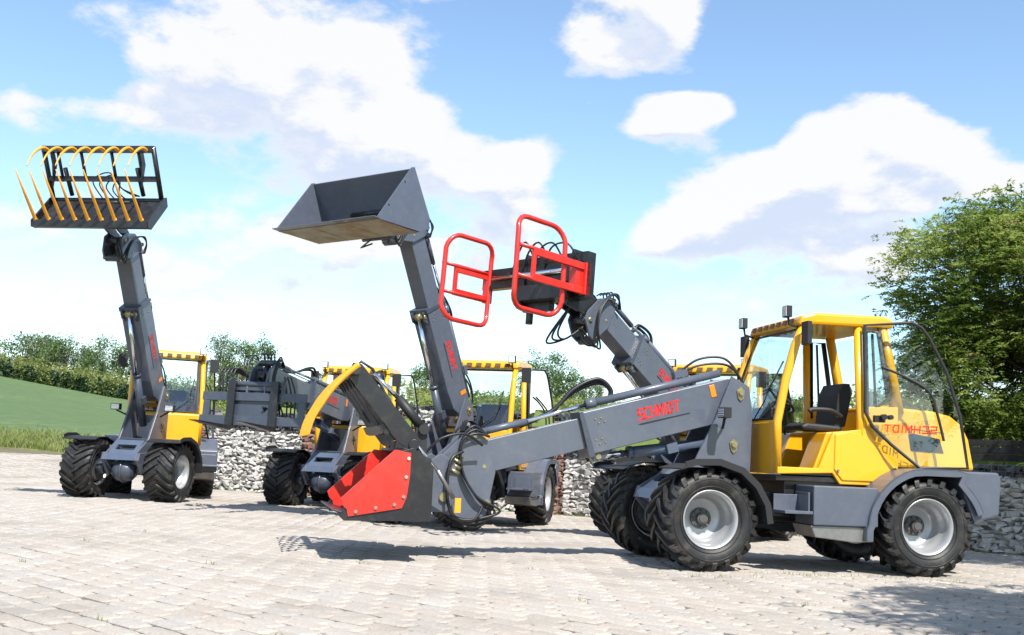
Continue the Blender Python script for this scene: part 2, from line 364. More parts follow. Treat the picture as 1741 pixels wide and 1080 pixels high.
# ------------------------------------------------------------------ paving: separate concrete setts
PC = [(.345, .307, .265), (.385, .347, .303), (.41, .372, .328), (.37, .342, .312), (.40, .358, .312), (.375, .327, .28), (.43, .396, .35)]
ST = ((.20, .18, .15), .6, .55, .47, .72)
PAV1 = attr_mat('paver_concrete', PC, .9, .55, 38, stain=ST)
PAV2 = attr_mat('paver_concrete_single', PC, .9, .55, 38, rand_from='obj', stain=ST)
d1 = Vector((-1.02, 1, 0)).normalized(); d2 = Vector((-d1.y, d1.x, 0)) * -1
PL, PW = .34, .165
def paver_geo(l, w, r):
    """worn block: tapered rim, top slightly domed, rounded corners"""
    a, b = l / 2, w / 2; e = .018; c = .03 + r.random() * .02
    out = [(-a + c * .6, -b), (a - c, -b), (a, -b + c * .6), (a, b - c), (a - c * .6, b), (-a + c, b), (-a, b - c * .6), (-a, -b + c)]
    out = [(x + r.uniform(-.006, .006), y + r.uniform(-.006, .006)) for x, y in out]
    vs = [(x, y, -.05) for x, y in out] + [(x, y, -.009) for x, y in out] + [(x * (1 - 2 * e / l), y * (1 - 2 * e / w), .003) for x, y in out] + [(0, 0, .007)]
    n = 8; fs = []
    for k in (0, 1):
        for i in range(n): fs.append((k * n + i, k * n + (i + 1) % n, (k + 1) * n + (i + 1) % n, (k + 1) * n + i))
    for i in range(n): fs.append((2 * n + i, 2 * n + (i + 1) % n, 3 * n))
    return vs, fs
r0 = random.Random(3)
VAR = [paver_geo(PL - .018, PW - .021, r0) for _ in range(10)]
singles = []; rest = []
for j in range(-190, 300):
    offu = (.5 if j % 2 else 0) + r0.uniform(-.06, .06)
    for i in range(-170, 170):
        u = (i + offu) * PL; v = j * PW
        p = d1 * u + d2 * v
        x, y = p.x, p.y
        if y < 4.0 or y > min(edge_y(x) - .12, 34) or abs(x) > 1.0 + y * .53: continue
        dist = hypot(x, y)
        if y > 24 and x > -6: pass
        rot = Matrix.Translation((x + r0.uniform(-.004, .004), y + r0.uniform(-.004, .004), yard(x, y) + r0.uniform(-.004, .004))) @ Matrix.Rotation(atan2(d1.y, d1.x) + r0.uniform(-.014, .014), 4, 'Z') @ Matrix.Rotation(r0.uniform(-.012, .012), 4, 'X') @ Matrix.Rotation(r0.uniform(-.012, .012), 4, 'Y')
        k = r0.randrange(10)
        vis = y > 6.15 and abs(x) < y * .462
        (singles if vis else rest).append((dist if vis else 999, k, rot, r0.random()))
singles.sort(key=lambda t: t[0]); rest += singles[300:]; singles = singles[:300]
pm = []
for k, (vs, fs) in enumerate(VAR):
    b = MB(); b.add(vs, fs); pm.append(b.mesh('paver', PAV2))
b = MB()
for (_, k, M, t) in rest: b.add(VAR[k][0], VAR[k][1], M, t)
pav = b.build('paving', PAV1, None, tint=True); pav['kind'] = 'structure'
for (_, k, M, t) in singles: link('paver', pm[k], pav, M)

# ------------------------------------------------------------------ gabion walls
def stone_geo(r, n=11):
    bm = bmesh.new()
    for _ in range(n):
        v = Vector((r.gauss(0, 1), r.gauss(0, 1), r.gauss(0, 1))).normalized()
        v = Vector((max(-.62, min(.62, v.x)), max(-.6, min(.6, v.y)), max(-.6, min(.6, v.z)))); bm.verts.new(v)
    res = bmesh.ops.convex_hull(bm, input=bm.verts)
    for g in res['geom_interior']:
        if isinstance(g, bmesh.types.BMVert) and g.is_valid: bm.verts.remove(g)
    bm.verts.ensure_lookup_table(); bm.verts.index_update()
    vs = [v.co.copy() for v in bm.verts]; fs = [[v.index for v in f.verts] for f in bm.faces]; bm.free()
    m = max(abs(c) for v in vs for c in v)
    return vs, fs
r1 = random.Random(11)
SV = [stone_geo(r1) for _ in range(16)]
WHT = [(.44, .43, .40), (.57, .56, .53), (.62, .60, .57), (.50, .48, .44), (.58, .56, .52), (.36, .36, .34)]
BRN = [(.24, .13, .10), (.30, .17, .13), (.20, .12, .10), (.33, .22, .17)]
DRK = [(.055, .058, .065), (.08, .085, .09), (.12, .12, .125), (.07, .07, .075)]
SM = {k: (attr_mat('limestone' + k, c, .9, .5, 25), attr_mat('limestone_single' + k, c, .9, .5, 25, rand_from='obj')) for k, c in (('w', WHT), ('r', BRN), ('d', DRK))}
meshes = {}
for k in SM:
    meshes[k] = []
    for vs, fs in SV:
        b = MB(); b.add(vs, fs); meshes[k].append(b.mesh('stone', SM[k][1]))
CORE = mat('backing_rubble', (.32, .31, .29), .95, 0, .4, 20, .6, 30)  # one even grey for the rubble backing behind the face stones
WIRE = mat('gabion_wire', (.34, .34, .33), .5, .6)
def gabion_wall(name, pts, bays, h, cap, label, group=None, base=0., sc=1.0, nsingle=300, back=.42):
    """bays: list of (t0,t1,kind) in metres along the polyline"""
    Lp = [0]
    for a, b in zip(pts, pts[1:]): Lp.append(Lp[-1] + hypot(b[0] - a[0], b[1] - a[1]))
    def at(t):
        for i in range(len(pts) - 1):
            if t <= Lp[i + 1] or i == len(pts) - 2:
                k = (t - Lp[i]) / (Lp[i + 1] - Lp[i]); x = pts[i][0] + (pts[i + 1][0] - pts[i][0]) * k; y = pts[i][1] + (pts[i + 1][1] - pts[i][1]) * k
                dx = (pts[i + 1][0] - pts[i][0]); dy = (pts[i + 1][1] - pts[i][1]); n = hypot(dx, dy); return x, y, dx / n, dy / n
    x0, y0, _, _ = at(0)
    root = empty(name, Matrix.Translation((pts[0][0], pts[0][1], base))); tag(root, label, 'wall', group)
    inv = root.matrix_world.inverted()
    core = MB(inv); wire = MB(inv); stones = []
    for (t0, t1, kind, hh) in bays:
        n = max(1, int((t1 - t0) / 1.0))
        for q in range(n):
            a = t0 + (t1 - t0) * q / n; bb = t0 + (t1 - t0) * (q + 1) / n
            xa, ya, dx, dy = at(a + .001); xb, yb, _, _ = at(bb - .001)
            nx, ny = dy, -dx
            zb = base + (yard((xa + xb) / 2, (ya + yb) / 2) if base == 0 else 0)
            Hh = hh + cap
            vs = [(xa - nx * .06, ya - ny * .06, zb - .1), (xb - nx * .06, yb - ny * .06, zb - .1), (xb - nx * back, yb - ny * back, zb - .1), (xa - nx * back, ya - ny * back, zb - .1)]
            vs += [(v[0], v[1], zb + Hh - .08) for v in vs]
            core.add(vs, [(0, 1, 5, 4), (1, 2, 6, 5), (2, 3, 7, 6), (3, 0, 4, 7), (4, 5, 6, 7)])
            # wire mesh in front of the stones
            k = max(1, int((bb - a) / .1)); 
            for i in range(k + 1):
                t = a + (bb - a) * i / k; x, y, ddx, ddy = at(t); wire.tube([(x + ddy * .075, y - ddx * .075, zb), (x + ddy * .075, y - ddx * .075, zb + Hh)], .0022, 3, caps=False)
            for i in range(int(Hh / .1) + 1):
                z = zb + Hh * i / int(Hh / .1); wire.tube([(xa + nx * .078, ya + ny * .078, z), (xb + nx * .078, yb + ny * .078, z)], .0022, 3, caps=False)
        # stones in rough courses
        z = .0
        while z < hh + cap - .02:
            rh = r1.uniform(.055, .095) * sc; t = t0 + .01
            top = z > hh - .03 and cap > 0
            kk = 'd' if top else kind
            while t < t1 - .02:
                w = r1.uniform(.07, .19) * sc * (1.0 if not top else .9); w = min(w, t1 - t)
                x, y, dx, dy = at(t + w / 2); zz = (yard(x, y) if base == 0 else 0) + base
                hh2 = rh * r1.uniform(.85, 1.15)
                M = Matrix.Translation((x, y, zz + z + rh / 2 + r1.uniform(-.01, .01))) @ Matrix.Rotation(atan2(dy, dx), 4, 'Z') @ Matrix.Rotation(r1.uniform(-.18, .18), 4, 'Y') @ Matrix.Rotation(r1.choice((0, pi)), 4, 'Z') @ Matrix.Diagonal((w * .93, .15, hh2 * 1.03, 1))
                stones.append((hypot(x, y), kk, r1.randrange(16), M, r1.random(), x / y)); t += w
            z += rh
        # top layer laid flat
        t = t0
        while t < t1:
            w = r1.uniform(.1, .2)
            for rr in range(2):
                x, y, dx, dy = at(min(t1, t + w / 2)); zz = (yard(x, y) if base == 0 else 0) + base
                o_ = .14 + rr * .16
                M = Matrix.Translation((x - dy * o_, y + dx * o_, zz + hh + cap - .06)) @ Matrix.Rotation(atan2(dy, dx) + r1.uniform(-.3, .3), 4, 'Z') @ Matrix.Diagonal((w * .85, .17, .1, 1))
                stones.append((999, 'd' if cap > 0 else kind, r1.randrange(16), M, r1.random(), 9))
            t += w
    core.build('rubble_core', CORE, root); w_ = wire.build('wire_mesh', WIRE, root)
    stones.sort(key=lambda s: s[0] if abs(s[5]) < .5 else 900)
    for (_, kk, k, M, t, _u) in stones[:nsingle]: link('stone', meshes[kk][k], root, inv @ M)
    for kk in 'wrd':
        b = MB(inv); n = 0
        for (_, k2, k, M, t, _u) in stones[nsingle:]:
            if k2 == kk: b.add(SV[k][0], SV[k][1], M, t); n += 1
        if n:
            o = b.build({'w': 'pale_stones', 'r': 'brown_stones', 'd': 'dark_stones'}[kk], SM[kk][0], root, tint=True); o['kind'] = 'stuff'
    return root
WP = [(-7.05, 25.65), (1.5, 22.6), (7.9, 16.9), (11.5, 13.3)]
gabion_wall('gabion_wall', WP, [(0, .35, 'r', 1.62), (.35, 2.75, 'w', 1.38), (2.75, 3.25, 'r', 1.5), (3.25, 5.9, 'w', 1.38), (5.9, 6.3, 'r', 1.4), (6.3, 8.45, 'w', 1.25), (8.45, 8.75, 'r', 1.35), (8.75, 12.2, 'w', 1.15), (12.2, 12.5, 'r', 1.2), (12.5, 17.6, 'w', 1.13), (17.6, 17.95, 'r', 1.2), (17.95, 22.5, 'w', 1.13)], 0, .2,
            'long low gabion wall of pale stones with brown piers and dark coping behind the loaders')
gabion_wall('gabion_wall', [(-7.15, 28.9), (2.0, 25.9), (8.9, 20.6)], [(0, .4, 'w', 2.35), (.4, 3.4, 'w', 1.7), (3.4, 6.6, 'w', 2.05), (6.6, 9.6, 'r', 2.0), (9.6, 18, 'w', 1.95)], 0, .14,
            'rear gabion wall of pale stones on the terrace showing above the front wall', sc=1.15, nsingle=200)

# ------------------------------------------------------------------ lettering from strokes
GLY = {'S': [[(1, 1), (0, 1), (0, .5), (1, .5), (1, 0), (0, 0)]], 'C': [[(1, 1), (0, 1), (0, 0), (1, 0)]], 'H': [[(0, 0), (0, 1)], [(1, 0), (1, 1)], [(0, .5), (1, .5)]],
       'M': [[(0, 0), (0, 1), (.5, .45), (1, 1), (1, 0)]], 'I': [[(.5, 0), (.5, 1)]], 'D': [[(0, 0), (0, 1), (.7, 1), (1, .7), (1, .3), (.7, 0), (0, 0)]], 'T': [[(0, 1), (1, 1)], [(.5, 1), (.5, 0)]],
       '4': [[(.8, 0), (.8, 1), (0, .35), (1, .35)]], '0': [[(0, 0), (0, 1), (1, 1), (1, 0), (0, 0)]], '2': [[(0, 1), (1, 1), (1, .5), (0, .5), (0, 0), (1, 0)]], '6': [[(1, 1), (0, 1), (0, 0), (1, 0), (1, .5), (0, .5)]]}
def text_mb(b, txt, w, h, M, sw=None, slant=.12, th=.0015):
    """flat cut-vinyl letters: x to the right, y up in the plane of M, lying th proud of it"""
    sw = sw or h * .20; n = len(txt); cw = w / n; x = 0
    for ch in txt:
        lw = cw * (.64 if ch != 'I' else .2)
        for k, line in enumerate(GLY[ch]):
            for (p, q) in zip(line, line[1:]):
                P = Vector((x + p[0] * lw + p[1] * h * slant, p[1] * h)); Q = Vector((x + q[0] * lw + q[1] * h * slant, q[1] * h))
                d = (Q - P); ln = d.length
                if ln < 1e-6: continue
                d /= ln; P -= d * sw / 2; Q += d * sw / 2; nn = Vector((-d.y, d.x)) * sw / 2
                z = th * (1 + .15 * k)
                b.add([(*(P - nn), z), (*(Q - nn), z), (*(Q + nn), z), (*(P + nn), z)], [(0, 1, 2, 3)], M)
        x += cw if ch != 'I' else cw * .55
    return b
def frame_M(o, ex, ey):
    ex = Vector(ex).normalized(); ey = Vector(ey).normalized(); ez = ex.cross(ey)
    return Matrix.Translation(o) @ Matrix(((ex.x, ey.x, ez.x, 0), (ex.y, ey.y, ez.y, 0), (ex.z, ey.z, ez.z, 0), (0, 0, 0, 1)))

# ------------------------------------------------------------------ wheel meshes (axis = Y, +Y outwards)
def tyre_mesh(R=.50, Wd=.52, RR=.275):
    b = MB(); h = Wd / 2
    prof = [(RR, -h * .78), (RR + .015, -h * .86), (RR + .06, -h * .97), (RR + .11, -h * 1.0), (R - .075, -h * .98), (R - .052, -h * .9), (R - .04, -h * .6), (R - .035, 0), (R - .04, h * .6), (R - .052, h * .9), (R - .075, h * .98), (RR + .11, h), (RR + .06, h * .97), (RR + .015, h * .86), (RR, h * .78)]
    b.lathe(prof, 48)
    # rings moulded on the sidewalls
    for s in (-1, 1):
        for rr in (RR + .045, R - .105): b.tube([(rr * cos(a), s * h * (.955 if rr < .36 else .995), rr * sin(a)) for a in [2 * pi * i / 40 for i in range(40)]], .006, 5, closed=True)
    # chevron lugs that run from the middle of the tread over the shoulder
    n = 20
    for side in (-1, 1):
        for k in range(n):
            a0 = 2 * pi * (k + (.5 if side > 0 else 0)) / n
            st = [(0.02, .0, 0), (.25, .10, 0), (.5, .205, 0), (.74, .30, 0), (.92, .37, -.006), (1.0, .405, -.03), (1.03, .43, -.078)]
            vs = []
            for q, (yy, da, dr) in enumerate(st):
                a = a0 - da * 1.0 ; rt = R + dr; rb = rt - .055 if q < 5 else rt - .03
                wt = .021 + .006 * q / 6; wb = wt + .012
                y = side * (yy * h + (-.02 if q == 0 else 0)); yb = side * (yy * h - .03 if q >= 5 else yy * h)
                for (r_, w_, y_) in ((rb, wb, yb), (rt, wt, y), (rt, -wt, y), (rb, -wb, yb)):
                    aa = a + w_ / R; vs.append((r_ * cos(aa), y_, r_ * sin(aa)))
            fs = [(0, 1, 2, 3), tuple(4 * 6 + i for i in (3, 2, 1, 0))]
            for q in range(6):
                for i in range(3): fs.append((q * 4 + i, (q + 1) * 4 + i, (q + 1) * 4 + i + 1, q * 4 + i + 1))
            if side < 0: fs = [tuple(reversed(f)) for f in fs]
            b.add(vs, fs)
    return b.mesh('tyre', RUB)
TYRE = tyre_mesh()
b = MB(); h = .26
b.lathe([(.270, -h * .80), (.285, -h * .84), (.290, -h * .80), (.272, -h * .74), (.262, -h * .5), (.235, -h * .2), (.228, .04), (.232, .075), (.250, .10), (.256, .145), (.262, h * .72), (.278, h * .80), (.288, h * .88), (.276, h * .875), (.256, h * .76), (.249, .15), (.243, .105), (.224, .08), (.216, .02), (.205, -.03), (.18, -.045), (.12, -.05), (.10, -.05)], 48)
RIM = b.mesh('rim', SIL)
b = MB(); b.cyl((0, -.07, 0), (0, -.01, 0), .105, 20); b.cyl((0, -.02, 0), (0, .035, 0), .055, 16); b.cyl((0, .03, 0), (0, .045, 0), .04, 12); b.cyl((0, -.20, 0), (0, -.06, 0), .205, 24); b.cyl((0, -.13, 0), (0, -.10, 0), .232, 28); b.cyl((0, -.24, 0), (0, -.18, 0), .13, 16)
for k in range(8):
    a = 2 * pi * k / 8; b.cyl((.085 * cos(a), -.02, .085 * sin(a)), (.085 * cos(a), .008, .085 * sin(a)), .0125, 6)
HUB = b.mesh('wheel', mat('hub_paint', (.10, .10, .10), .5, .3, .3, 30, dirt=((.2, .15, .1), .4, 20)))
def wheel(root, M):
    w = link('wheel', HUB, root, M); link('tyre', TYRE, w, Matrix.Identity(4)); link('rim', RIM, w, Matrix.Identity(4)); return w

# ------------------------------------------------------------------ the loaders
def arc(cx, cz, r, a0, a1, n=10): return [(cx + r * cos(radians(a0 + (a1 - a0) * i / n)), cz + r * sin(radians(a0 + (a1 - a0) * i / n))) for i in range(n + 1)]
def curve_pts(P, n=8):
    """Catmull-Rom through 3D points"""
    P = [Vector(p) for p in P]; out = []
    for i in range(len(P) - 1):
        a = P[max(0, i - 1)]; b_ = P[i]; c = P[i + 1]; d = P[min(len(P) - 1, i + 2)]
        for k in range(n):
            t = k / n; out.append(.5 * ((2 * b_) + (c - a) * t + (2 * a - 5 * b_ + 4 * c - d) * t * t + (3 * b_ - a - 3 * c + d) * t ** 3))
    out.append(P[-1]); return out
PIV = Vector((-.62, 0, 1.8))
def make_loader(label, OF, af, ar, boom, ext, tool, z0=0., weather=None):
    af = radians(af); ar = radians(ar); bo = radians(boom)
    J = Vector((OF[0] + 1.19 * cos(af), OF[1] + 1.19 * sin(af), z0))
    root = empty('wheel_loader', Matrix.Translation(J) @ Matrix.Rotation(ar + pi, 4, 'Z'))
    tag(root, label, 'wheel loader', 'telescopic wheel loaders parked in the yard')
    R = Matrix.Translation((-1.19, 0, 0)); F = Matrix.Rotation(af - ar, 4, 'Z') @ Matrix.Translation((1.19, 0, 0))
    def r(): return MB(R)
    def f(): return MB(F)
    # ---- rear frame
    b = r(); b.box((.95, 0, .80), (.85, 1.1, .24)); b.box((.1, 0, .75), (1.5, .7, .36)); b.box((1.0, 0, .93), (1.0, 1.24, .06)); b.box((1.25, 0, .62), (.3, .5, .3))
    b.build('chassis', BLK, root, .008)
    b = r(); b.cyl((0, -.55, .5), (0, .55, .5), .085); b.sphere((0, 0, .5), .17); b.build('rear_axle', GREY2, root)
    b = r(); b.cyl((1.19, 0, .45), (1.19, 0, .95), .09); b.cyl((1.0, .28, .55), (1.5, .3, .55), .035); b.cyl((1.0, -.28, .55), (1.5, -.3, .55), .035); b.box((1.12, 0, .6), (.2, .3, .12)); b.build('articulation_joint', BLK, root)
    for s in (1, -1):
        b = r(); b.box((.905, s * .77, .675), (.70, .42, .39)); b.build('side_box', GREY, root, .012)
        b = r(); b.prism([(1.27, .478), (.62, .478), (.60, .33), (.80, .32), (1.22, .36)], s * .52, s * .95); b.build('fuel_tank', STEEL if s > 0 else GREY2, root, .01)
        b = r(); b.box((1.41, s * .80, .60), (.30, .36, .03)); b.box((1.29, s * .80, .70), (.02, .3, .2)); b.box((1.41, s * .70, .69), (.3, .02, .16)); b.build('step', GREY, root, .004)
        # rear mudguard
        b = r(); prof = [(.705, .34), (.70, .46)] + arc(.02, .43, .665, 6, 76, 9) + [(0.05, 1.088), (-.30, 1.088), (-.42, 1.06)] + arc(.02, .43, .665, 128, 160, 4)
        b.strip(prof, .012, s * .50, s * 1.02)
        b.build('mudguard', GREY, root)
        b = r(); b.strip(prof, .075, s * 1.0, s * 1.02); b.build('mudguard_rim', GREY, root, .004)
        wheel(root, R @ Matrix.Translation((0, s * .74, .5)) @ Matrix.Rotation(0 if s > 0 else pi, 4, 'Z') @ Matrix.Rotation(rnd.uniform(0, 6), 4, 'Y'))
        b = r(); b.cyl((-.79, s * .8, .86), (-.765, s * .8, .86), .05); b.box((-.77, s * .62, .86), (.02, .2, .09)); b.build('tail_light', RED, root)
    b = r(); b.prism([(-.36, 1.080), (-.80, 1.080), (-.83, 1.0), (-.80, .64), (-.52, .56), (-.42, .8)], -.98, .98); b.build('counterweight', GREY, root, .02)
    # hood with side grille
    b = r(); b.prism([(.14, 1.72), (-.30, 1.70), (-.50, 1.66), (-.63, 1.57), (-.71, 1.42), (-.77, 1.12), (-.77, 1.09), (.14, 1.09)], -.60, .60); b.build('hood', YEL, root, .035)
    for s in (1, -1):
        b = r(); b.prism([(0.0, 1.44), (-.05, 1.455), (-.36, 1.41), (-.41, 1.26), (-.03, 1.27)], s * .595, s * .606); 
        for k in range(6): b.prism([(-.02, 1.30 + k * .024), (-.37, 1.285 + k * .022), (-.37, 1.292 + k * .022), (-.02, 1.307 + k * .024)], s * .60, s * .612)
        b.build('side_grille', BLKM, root)
        b = r(); b.prism([(-.03, 1.495), (-.42, 1.47), (-.42, 1.476), (-.03, 1.502)], s * .598, s * .603); b.build('hood_seam', BLKM, root)
    b = r(); b.box((-.12, .2, 1.73), (.3, .26, .05)); b.box((-.35, .1, 1.725), (.1, .12, .06)); b.cyl((-.1, -.35, 1.7), (-.1, -.35, 1.95), .035); b.tube(curve_pts([(.05, .3, 1.76), (-.1, .33, 1.82), (-.28, .25, 1.74)]), .02); b.build('engine_vent', BLKM, root)
    # cab lower body
    b = r(); b.box((.78, 0, 1.0), (1.42, 1.26, .06)); b.build('cab_floor', BLK, root)
    for s in (1, -1):
        b = r(); b.prism([(1.50, .97), (.89, 1.0), (.81, .89), (.34, .89), (.15, 1.06), (.15, 1.72), (.54, 1.70), (.54, 1.47), (.89, 1.42), (1.05, 1.045), (1.50, 1.045)], s * .62, s * .66)
        b.prism([(.87, 1.40), (.70, 1.44), (.50, 1.38), (.20, 1.07), (.34, .93), (.79, .93), (.88, 1.04)], s * .655, s * .675)
        b.build('side_panel', YEL, root, .012)
        b = r()
        for (x, z) in ((.84, 1.03), (.20, 1.07), (.32, 1.42), (.45, 1.50)): b.cyl((x, s * .675, z), (x, s * .69, z), .014, 8)
        each(b, 'bolt', STEEL, root)
        b = r(); b.prism([(.55, 1.02), (1.08, 1.03), (.93, 1.42), (.55, 1.46)], s * .25, s * .60); b.build('seat_box', YEL, root, .015)
    b = r(); b.prism([(1.47, .97), (1.52, .97), (1.53, 1.50), (1.48, 1.50)], -.62, .62); b.build('front_panel', YEL, root, .01)
    b = r()
    for s in (1, -1):
        b.tube([(1.48, s * .615, .97), (1.49, s * .615, 1.5), (1.40, s * .61, 1.95), (1.30, s * .605, 2.3), (1.20, s * .60, 2.54)], [.045, .045, .046, .046, .044], 10)
        b.tube([(.555, s * .62, 1.0), (.565, s * .62, 1.6), (.59, s * .60, 2.56)], .043, 10)
        b.tube([(.12, s * .60, 1.65), (.2, s * .60, 2.1), (.30, s * .585, 2.56)], [.065, .055, .052], 10)
    b.tube([(.12, -.6, 1.72), (.12, .6, 1.72)], .03, 6); b.tube([(1.49, -.6, 1.5), (1.49, .6, 1.5)], .03, 6)
    b.build('cab_frame', YEL, root)
    b = r(); b.prism([(1.28, 2.52), (1.25, 2.62), (1.10, 2.665), (.30, 2.675), (.21, 2.64), (.20, 2.55), (1.1, 2.535)], -.66, .66); b.build('roof', YEL, root, .03)
    b = r()
    for k in range(7):
        y = -.48 + k * .16; b.add([(1.305, y - .045, 2.545), (1.305, y + .045, 2.545), (1.286, y + .045, 2.60), (1.286, y - .045, 2.60)], [(0, 1, 2, 3)]); 
        b.add([(1.29, y - .045, 2.545), (1.29, y + .045, 2.545), (1.271, y + .045, 2.60), (1.271, y - .045, 2.60)], [(3, 2, 1, 0)])
    b.build('roof_slots', mat('slot_shade', (.10, .06, .03), .8) if 'slot_shade' not in MATS else MATS['slot_shade'], root)['kind'] = 'stuff'
    # glazing
    b = r(); b.add([(1.50, -.58, 1.53), (1.50, .58, 1.53), (1.41, .575, 1.95), (1.41, -.575, 1.95), (1.225, .57, 2.50), (1.225, -.57, 2.50)], [(0, 1, 2, 3), (3, 2, 4, 5)]); ws = b.build('windshield', GLS, root); b = r(); b.tube([(1.505, -.575, 1.535), (1.505, .575, 1.535), (1.415, .57, 1.95), (1.23, .565, 2.49), (1.23, -.565, 2.49), (1.415, -.57, 1.95)], .013, 6, closed=True); b.build('window_seal', BLKM, ws)
    b = r(); b.add([(.16, -.55, 1.76), (.16, .55, 1.76), (.29, .54, 2.50), (.29, -.54, 2.50)], [(0, 1, 2, 3)]); b.build('rear_window', GLS, root)
    for s in (1, -1):
        w = r(); w.tube([(.50, s * .64, 1.62), (.52, s * .63, 2.5), (.36, s * .63, 2.5), (.25, s * .64, 1.80)], .028, 6, closed=True); w.tube([(.40, s * .645, 1.70), (.44, s * .635, 2.48)], .014, 6); w = w.build('side_window', BLKM, root)
        b = r(); b.add([(.50, s * .636, 1.62), (.52, s * .628, 2.5), (.36, s * .628, 2.5), (.25, s * .636, 1.80)], [(0, 1, 2, 3)]); b.build('pane', GLS, w)
    b = r(); b.add([(1.46, -.60, 1.08), (1.46, -.60, 1.5), (1.20, -.585, 2.5), (.61, -.59, 2.5), (.58, -.605, 1.5), (.9, -.61, 1.42), (1.05, -.61, 1.08)], [(0, 1, 2, 3, 4, 5, 6)]); b.build('far_door_pane', GLS, root)
    # near door swung right back against the hood
    D = [(.56, .70, 2.56), (.10, .84, 2.60), (.0, .86, 2.55), (-.08, .88, 2.44), (-.25, .92, 2.09), (-.38, .95, 1.64), (-.45, .97, 1.11), (.02, .86, 1.09), (.30, .78, 1.32), (.48, .72, 1.50), (.55, .70, 1.65)]
    b = r(); b.tube(D, .018, 7, closed=True)
    b.tube(curve_pts([(.40, .78, 2.12), (.16, .84, 2.02), (-.06, .90, 1.88), (-.14, .92, 1.65), (-.20, .94, 1.38)]), .014, 6)
    dr = b.build('door', BLKM, root)
    b = r(); b.add(D, [tuple(range(len(D)))]); b.build('pane', GLS, dr)
    b = r(); b.box((.42, .75, 1.58), (.12, .04, .07)); b.cyl((.40, .78, 1.60), (.40, .83, 1.60), .03); b.cyl((.33, .79, 1.60), (.33, .84, 1.60), .025); b.build('handle', BLKM, dr)
    p0 = Vector((.20, .80 + .012, 1.47)); ex = Vector((-.60, .17, .02)).normalized()
    b = r(); M = frame_M(Vector((-.33, .965, 1.50)), -ex, (0, 0, 1))
    # the letters face the inside of the glass, so they read mirrored from the yard
    M = frame_M(Vector((-.13, .915, 1.45)), (.975, -.22, 0), (0, 0, 1)); Mm = M @ Matrix.Translation((.52, 0, 0)) @ Matrix.Scale(-1, 4, (1, 0, 0)) if False else M
    text_mb(b, 'SCHMIDT', .60, .07, Mm, slant=-.1)
    b.build('lettering', REDL, dr)['kind'] = 'stuff'
    # inside
    b = r(); b.prism([(1.10, 1.44), (1.12, 1.49), (1.05, 1.52), (.66, 1.50), (.64, 1.44)], -.06, .40); b.build('seat_cushion', SEATM, root, .03)
    b = r(); b.prism([(.72, 1.48), (.60, 1.50), (.52, 1.86), (.55, 1.96), (.62, 1.96), (.68, 1.84)], -.10, .36); b.tube(curve_pts([(.66, .40, 1.60), (.80, .42, 1.66), (1.0, .42, 1.66), (1.04, .42, 1.64)]), .024, 6); b.build('seat_back', SEATM, root, .03)
    b = r(); b.prism([(1.47, 1.04), (1.32, 1.04), (1.28, 1.48), (1.33, 1.56), (1.46, 1.60)], -.22, .22); b.tube([(1.36, 0, 1.5), (1.20, 0, 1.74)], .035); b.box((1.38, 0, 1.62), (.12, .3, .1)); b.cyl((.98, -.3, 1.4), (.98, -.3, 1.66), .012); b.sphere((.98, -.3, 1.68), .025, 8); b.build('dashboard', BLKM, root, .01)
    c = Vector((1.18, 0, 1.76)); ax = Vector((-.24, 0, .26)).normalized(); e1 = Vector((0, 1, 0)); e2 = ax.cross(e1)
    b = r(); b.tube([c + e1 * .18 * cos(a) + e2 * .18 * sin(a) for a in [2 * pi * k / 24 for k in range(24)]], .014, 6, closed=True)
    for k in range(3): a = 2 * pi * k / 3 + .5; b.tube([c, c + e1 * .18 * cos(a) + e2 * .18 * sin(a)], .01, 5)
    b.build('steering_wheel', BLKM, root)
    # mirrors, work lights, wiper
    for s in (1, -1):
        b = r(); b.tube(curve_pts([(1.22, s * .60, 2.40), (1.26, s * .72, 2.50), (1.27, s * .78, 2.46)]), .009, 5); b.box((1.265, s * .80, 2.42), (.05, .15, .24)); m = b.build('mirror', BLKM, root, .015)
        b = r(); b.add([(1.238, s * .80 - .06, 2.31), (1.238, s * .80 + .06, 2.31), (1.238, s * .80 + .06, 2.53), (1.238, s * .80 - .06, 2.53)], [(0, 1, 2, 3)]); b.build('mirror_face', MIRR, m)
        b = r(); b.box((1.38, s * .58, 2.66), (.06, .12, .12)); b.tube([(1.24, s * .58, 2.50), (1.36, s * .58, 2.53), (1.37, s * .58, 2.61)], .014, 8); m = b.build('work_light', BLKM, root, .006)
        b = r(); b.box((1.413, s * .58, 2.66), (.008, .10, .10)); b.build('lens', LAMP, m)
    b = r(); b.tube([(1.535, .1, 1.52), (1.52, .35, 1.72), (1.46, .42, 1.95)], .007, 5); b.tube([(1.49, .40, 1.85), (1.36, .46, 2.15)], .009, 5); b.build('wiper', BLKM, root)
    # ---- front frame
    for s in (1, -1):
        b = f(); b.prism([(-.50, 1.97), (-.70, 1.87), (-.74, 1.60), (-.72, .62), (-.40, .5), (.12, .5), (.34, .66), (.30, .78), (-.08, 1.02), (-.32, 1.50)], s * .25, s * .285)
        b.prism([(.30, .78), (.34, .66), (.12, .42), (-.1, .42), (-.1, .80)], s * .285, s * .34); b.build('tower_plate', GREY, root, .006)
        b = f(); b.tube([(-.40, s * .30, 1.42), (-.36, s * .42, 1.48), (-.34, s * .47, 1.50), (-.34, s * .50, 1.52)], .016, 6); b.box((-.33, s * .50, 1.57), (.08, .17, .11)); 
        for k in range(4): b.box((-.285, s * .50, 1.535 + k * .024), (.012, .16, .006))
        m = b.build('headlight', BLKM, root, .005)
        b = f(); b.box((-.288, s * .50, 1.57), (.004, .14, .09)); b.build('lens', LAMP, m)
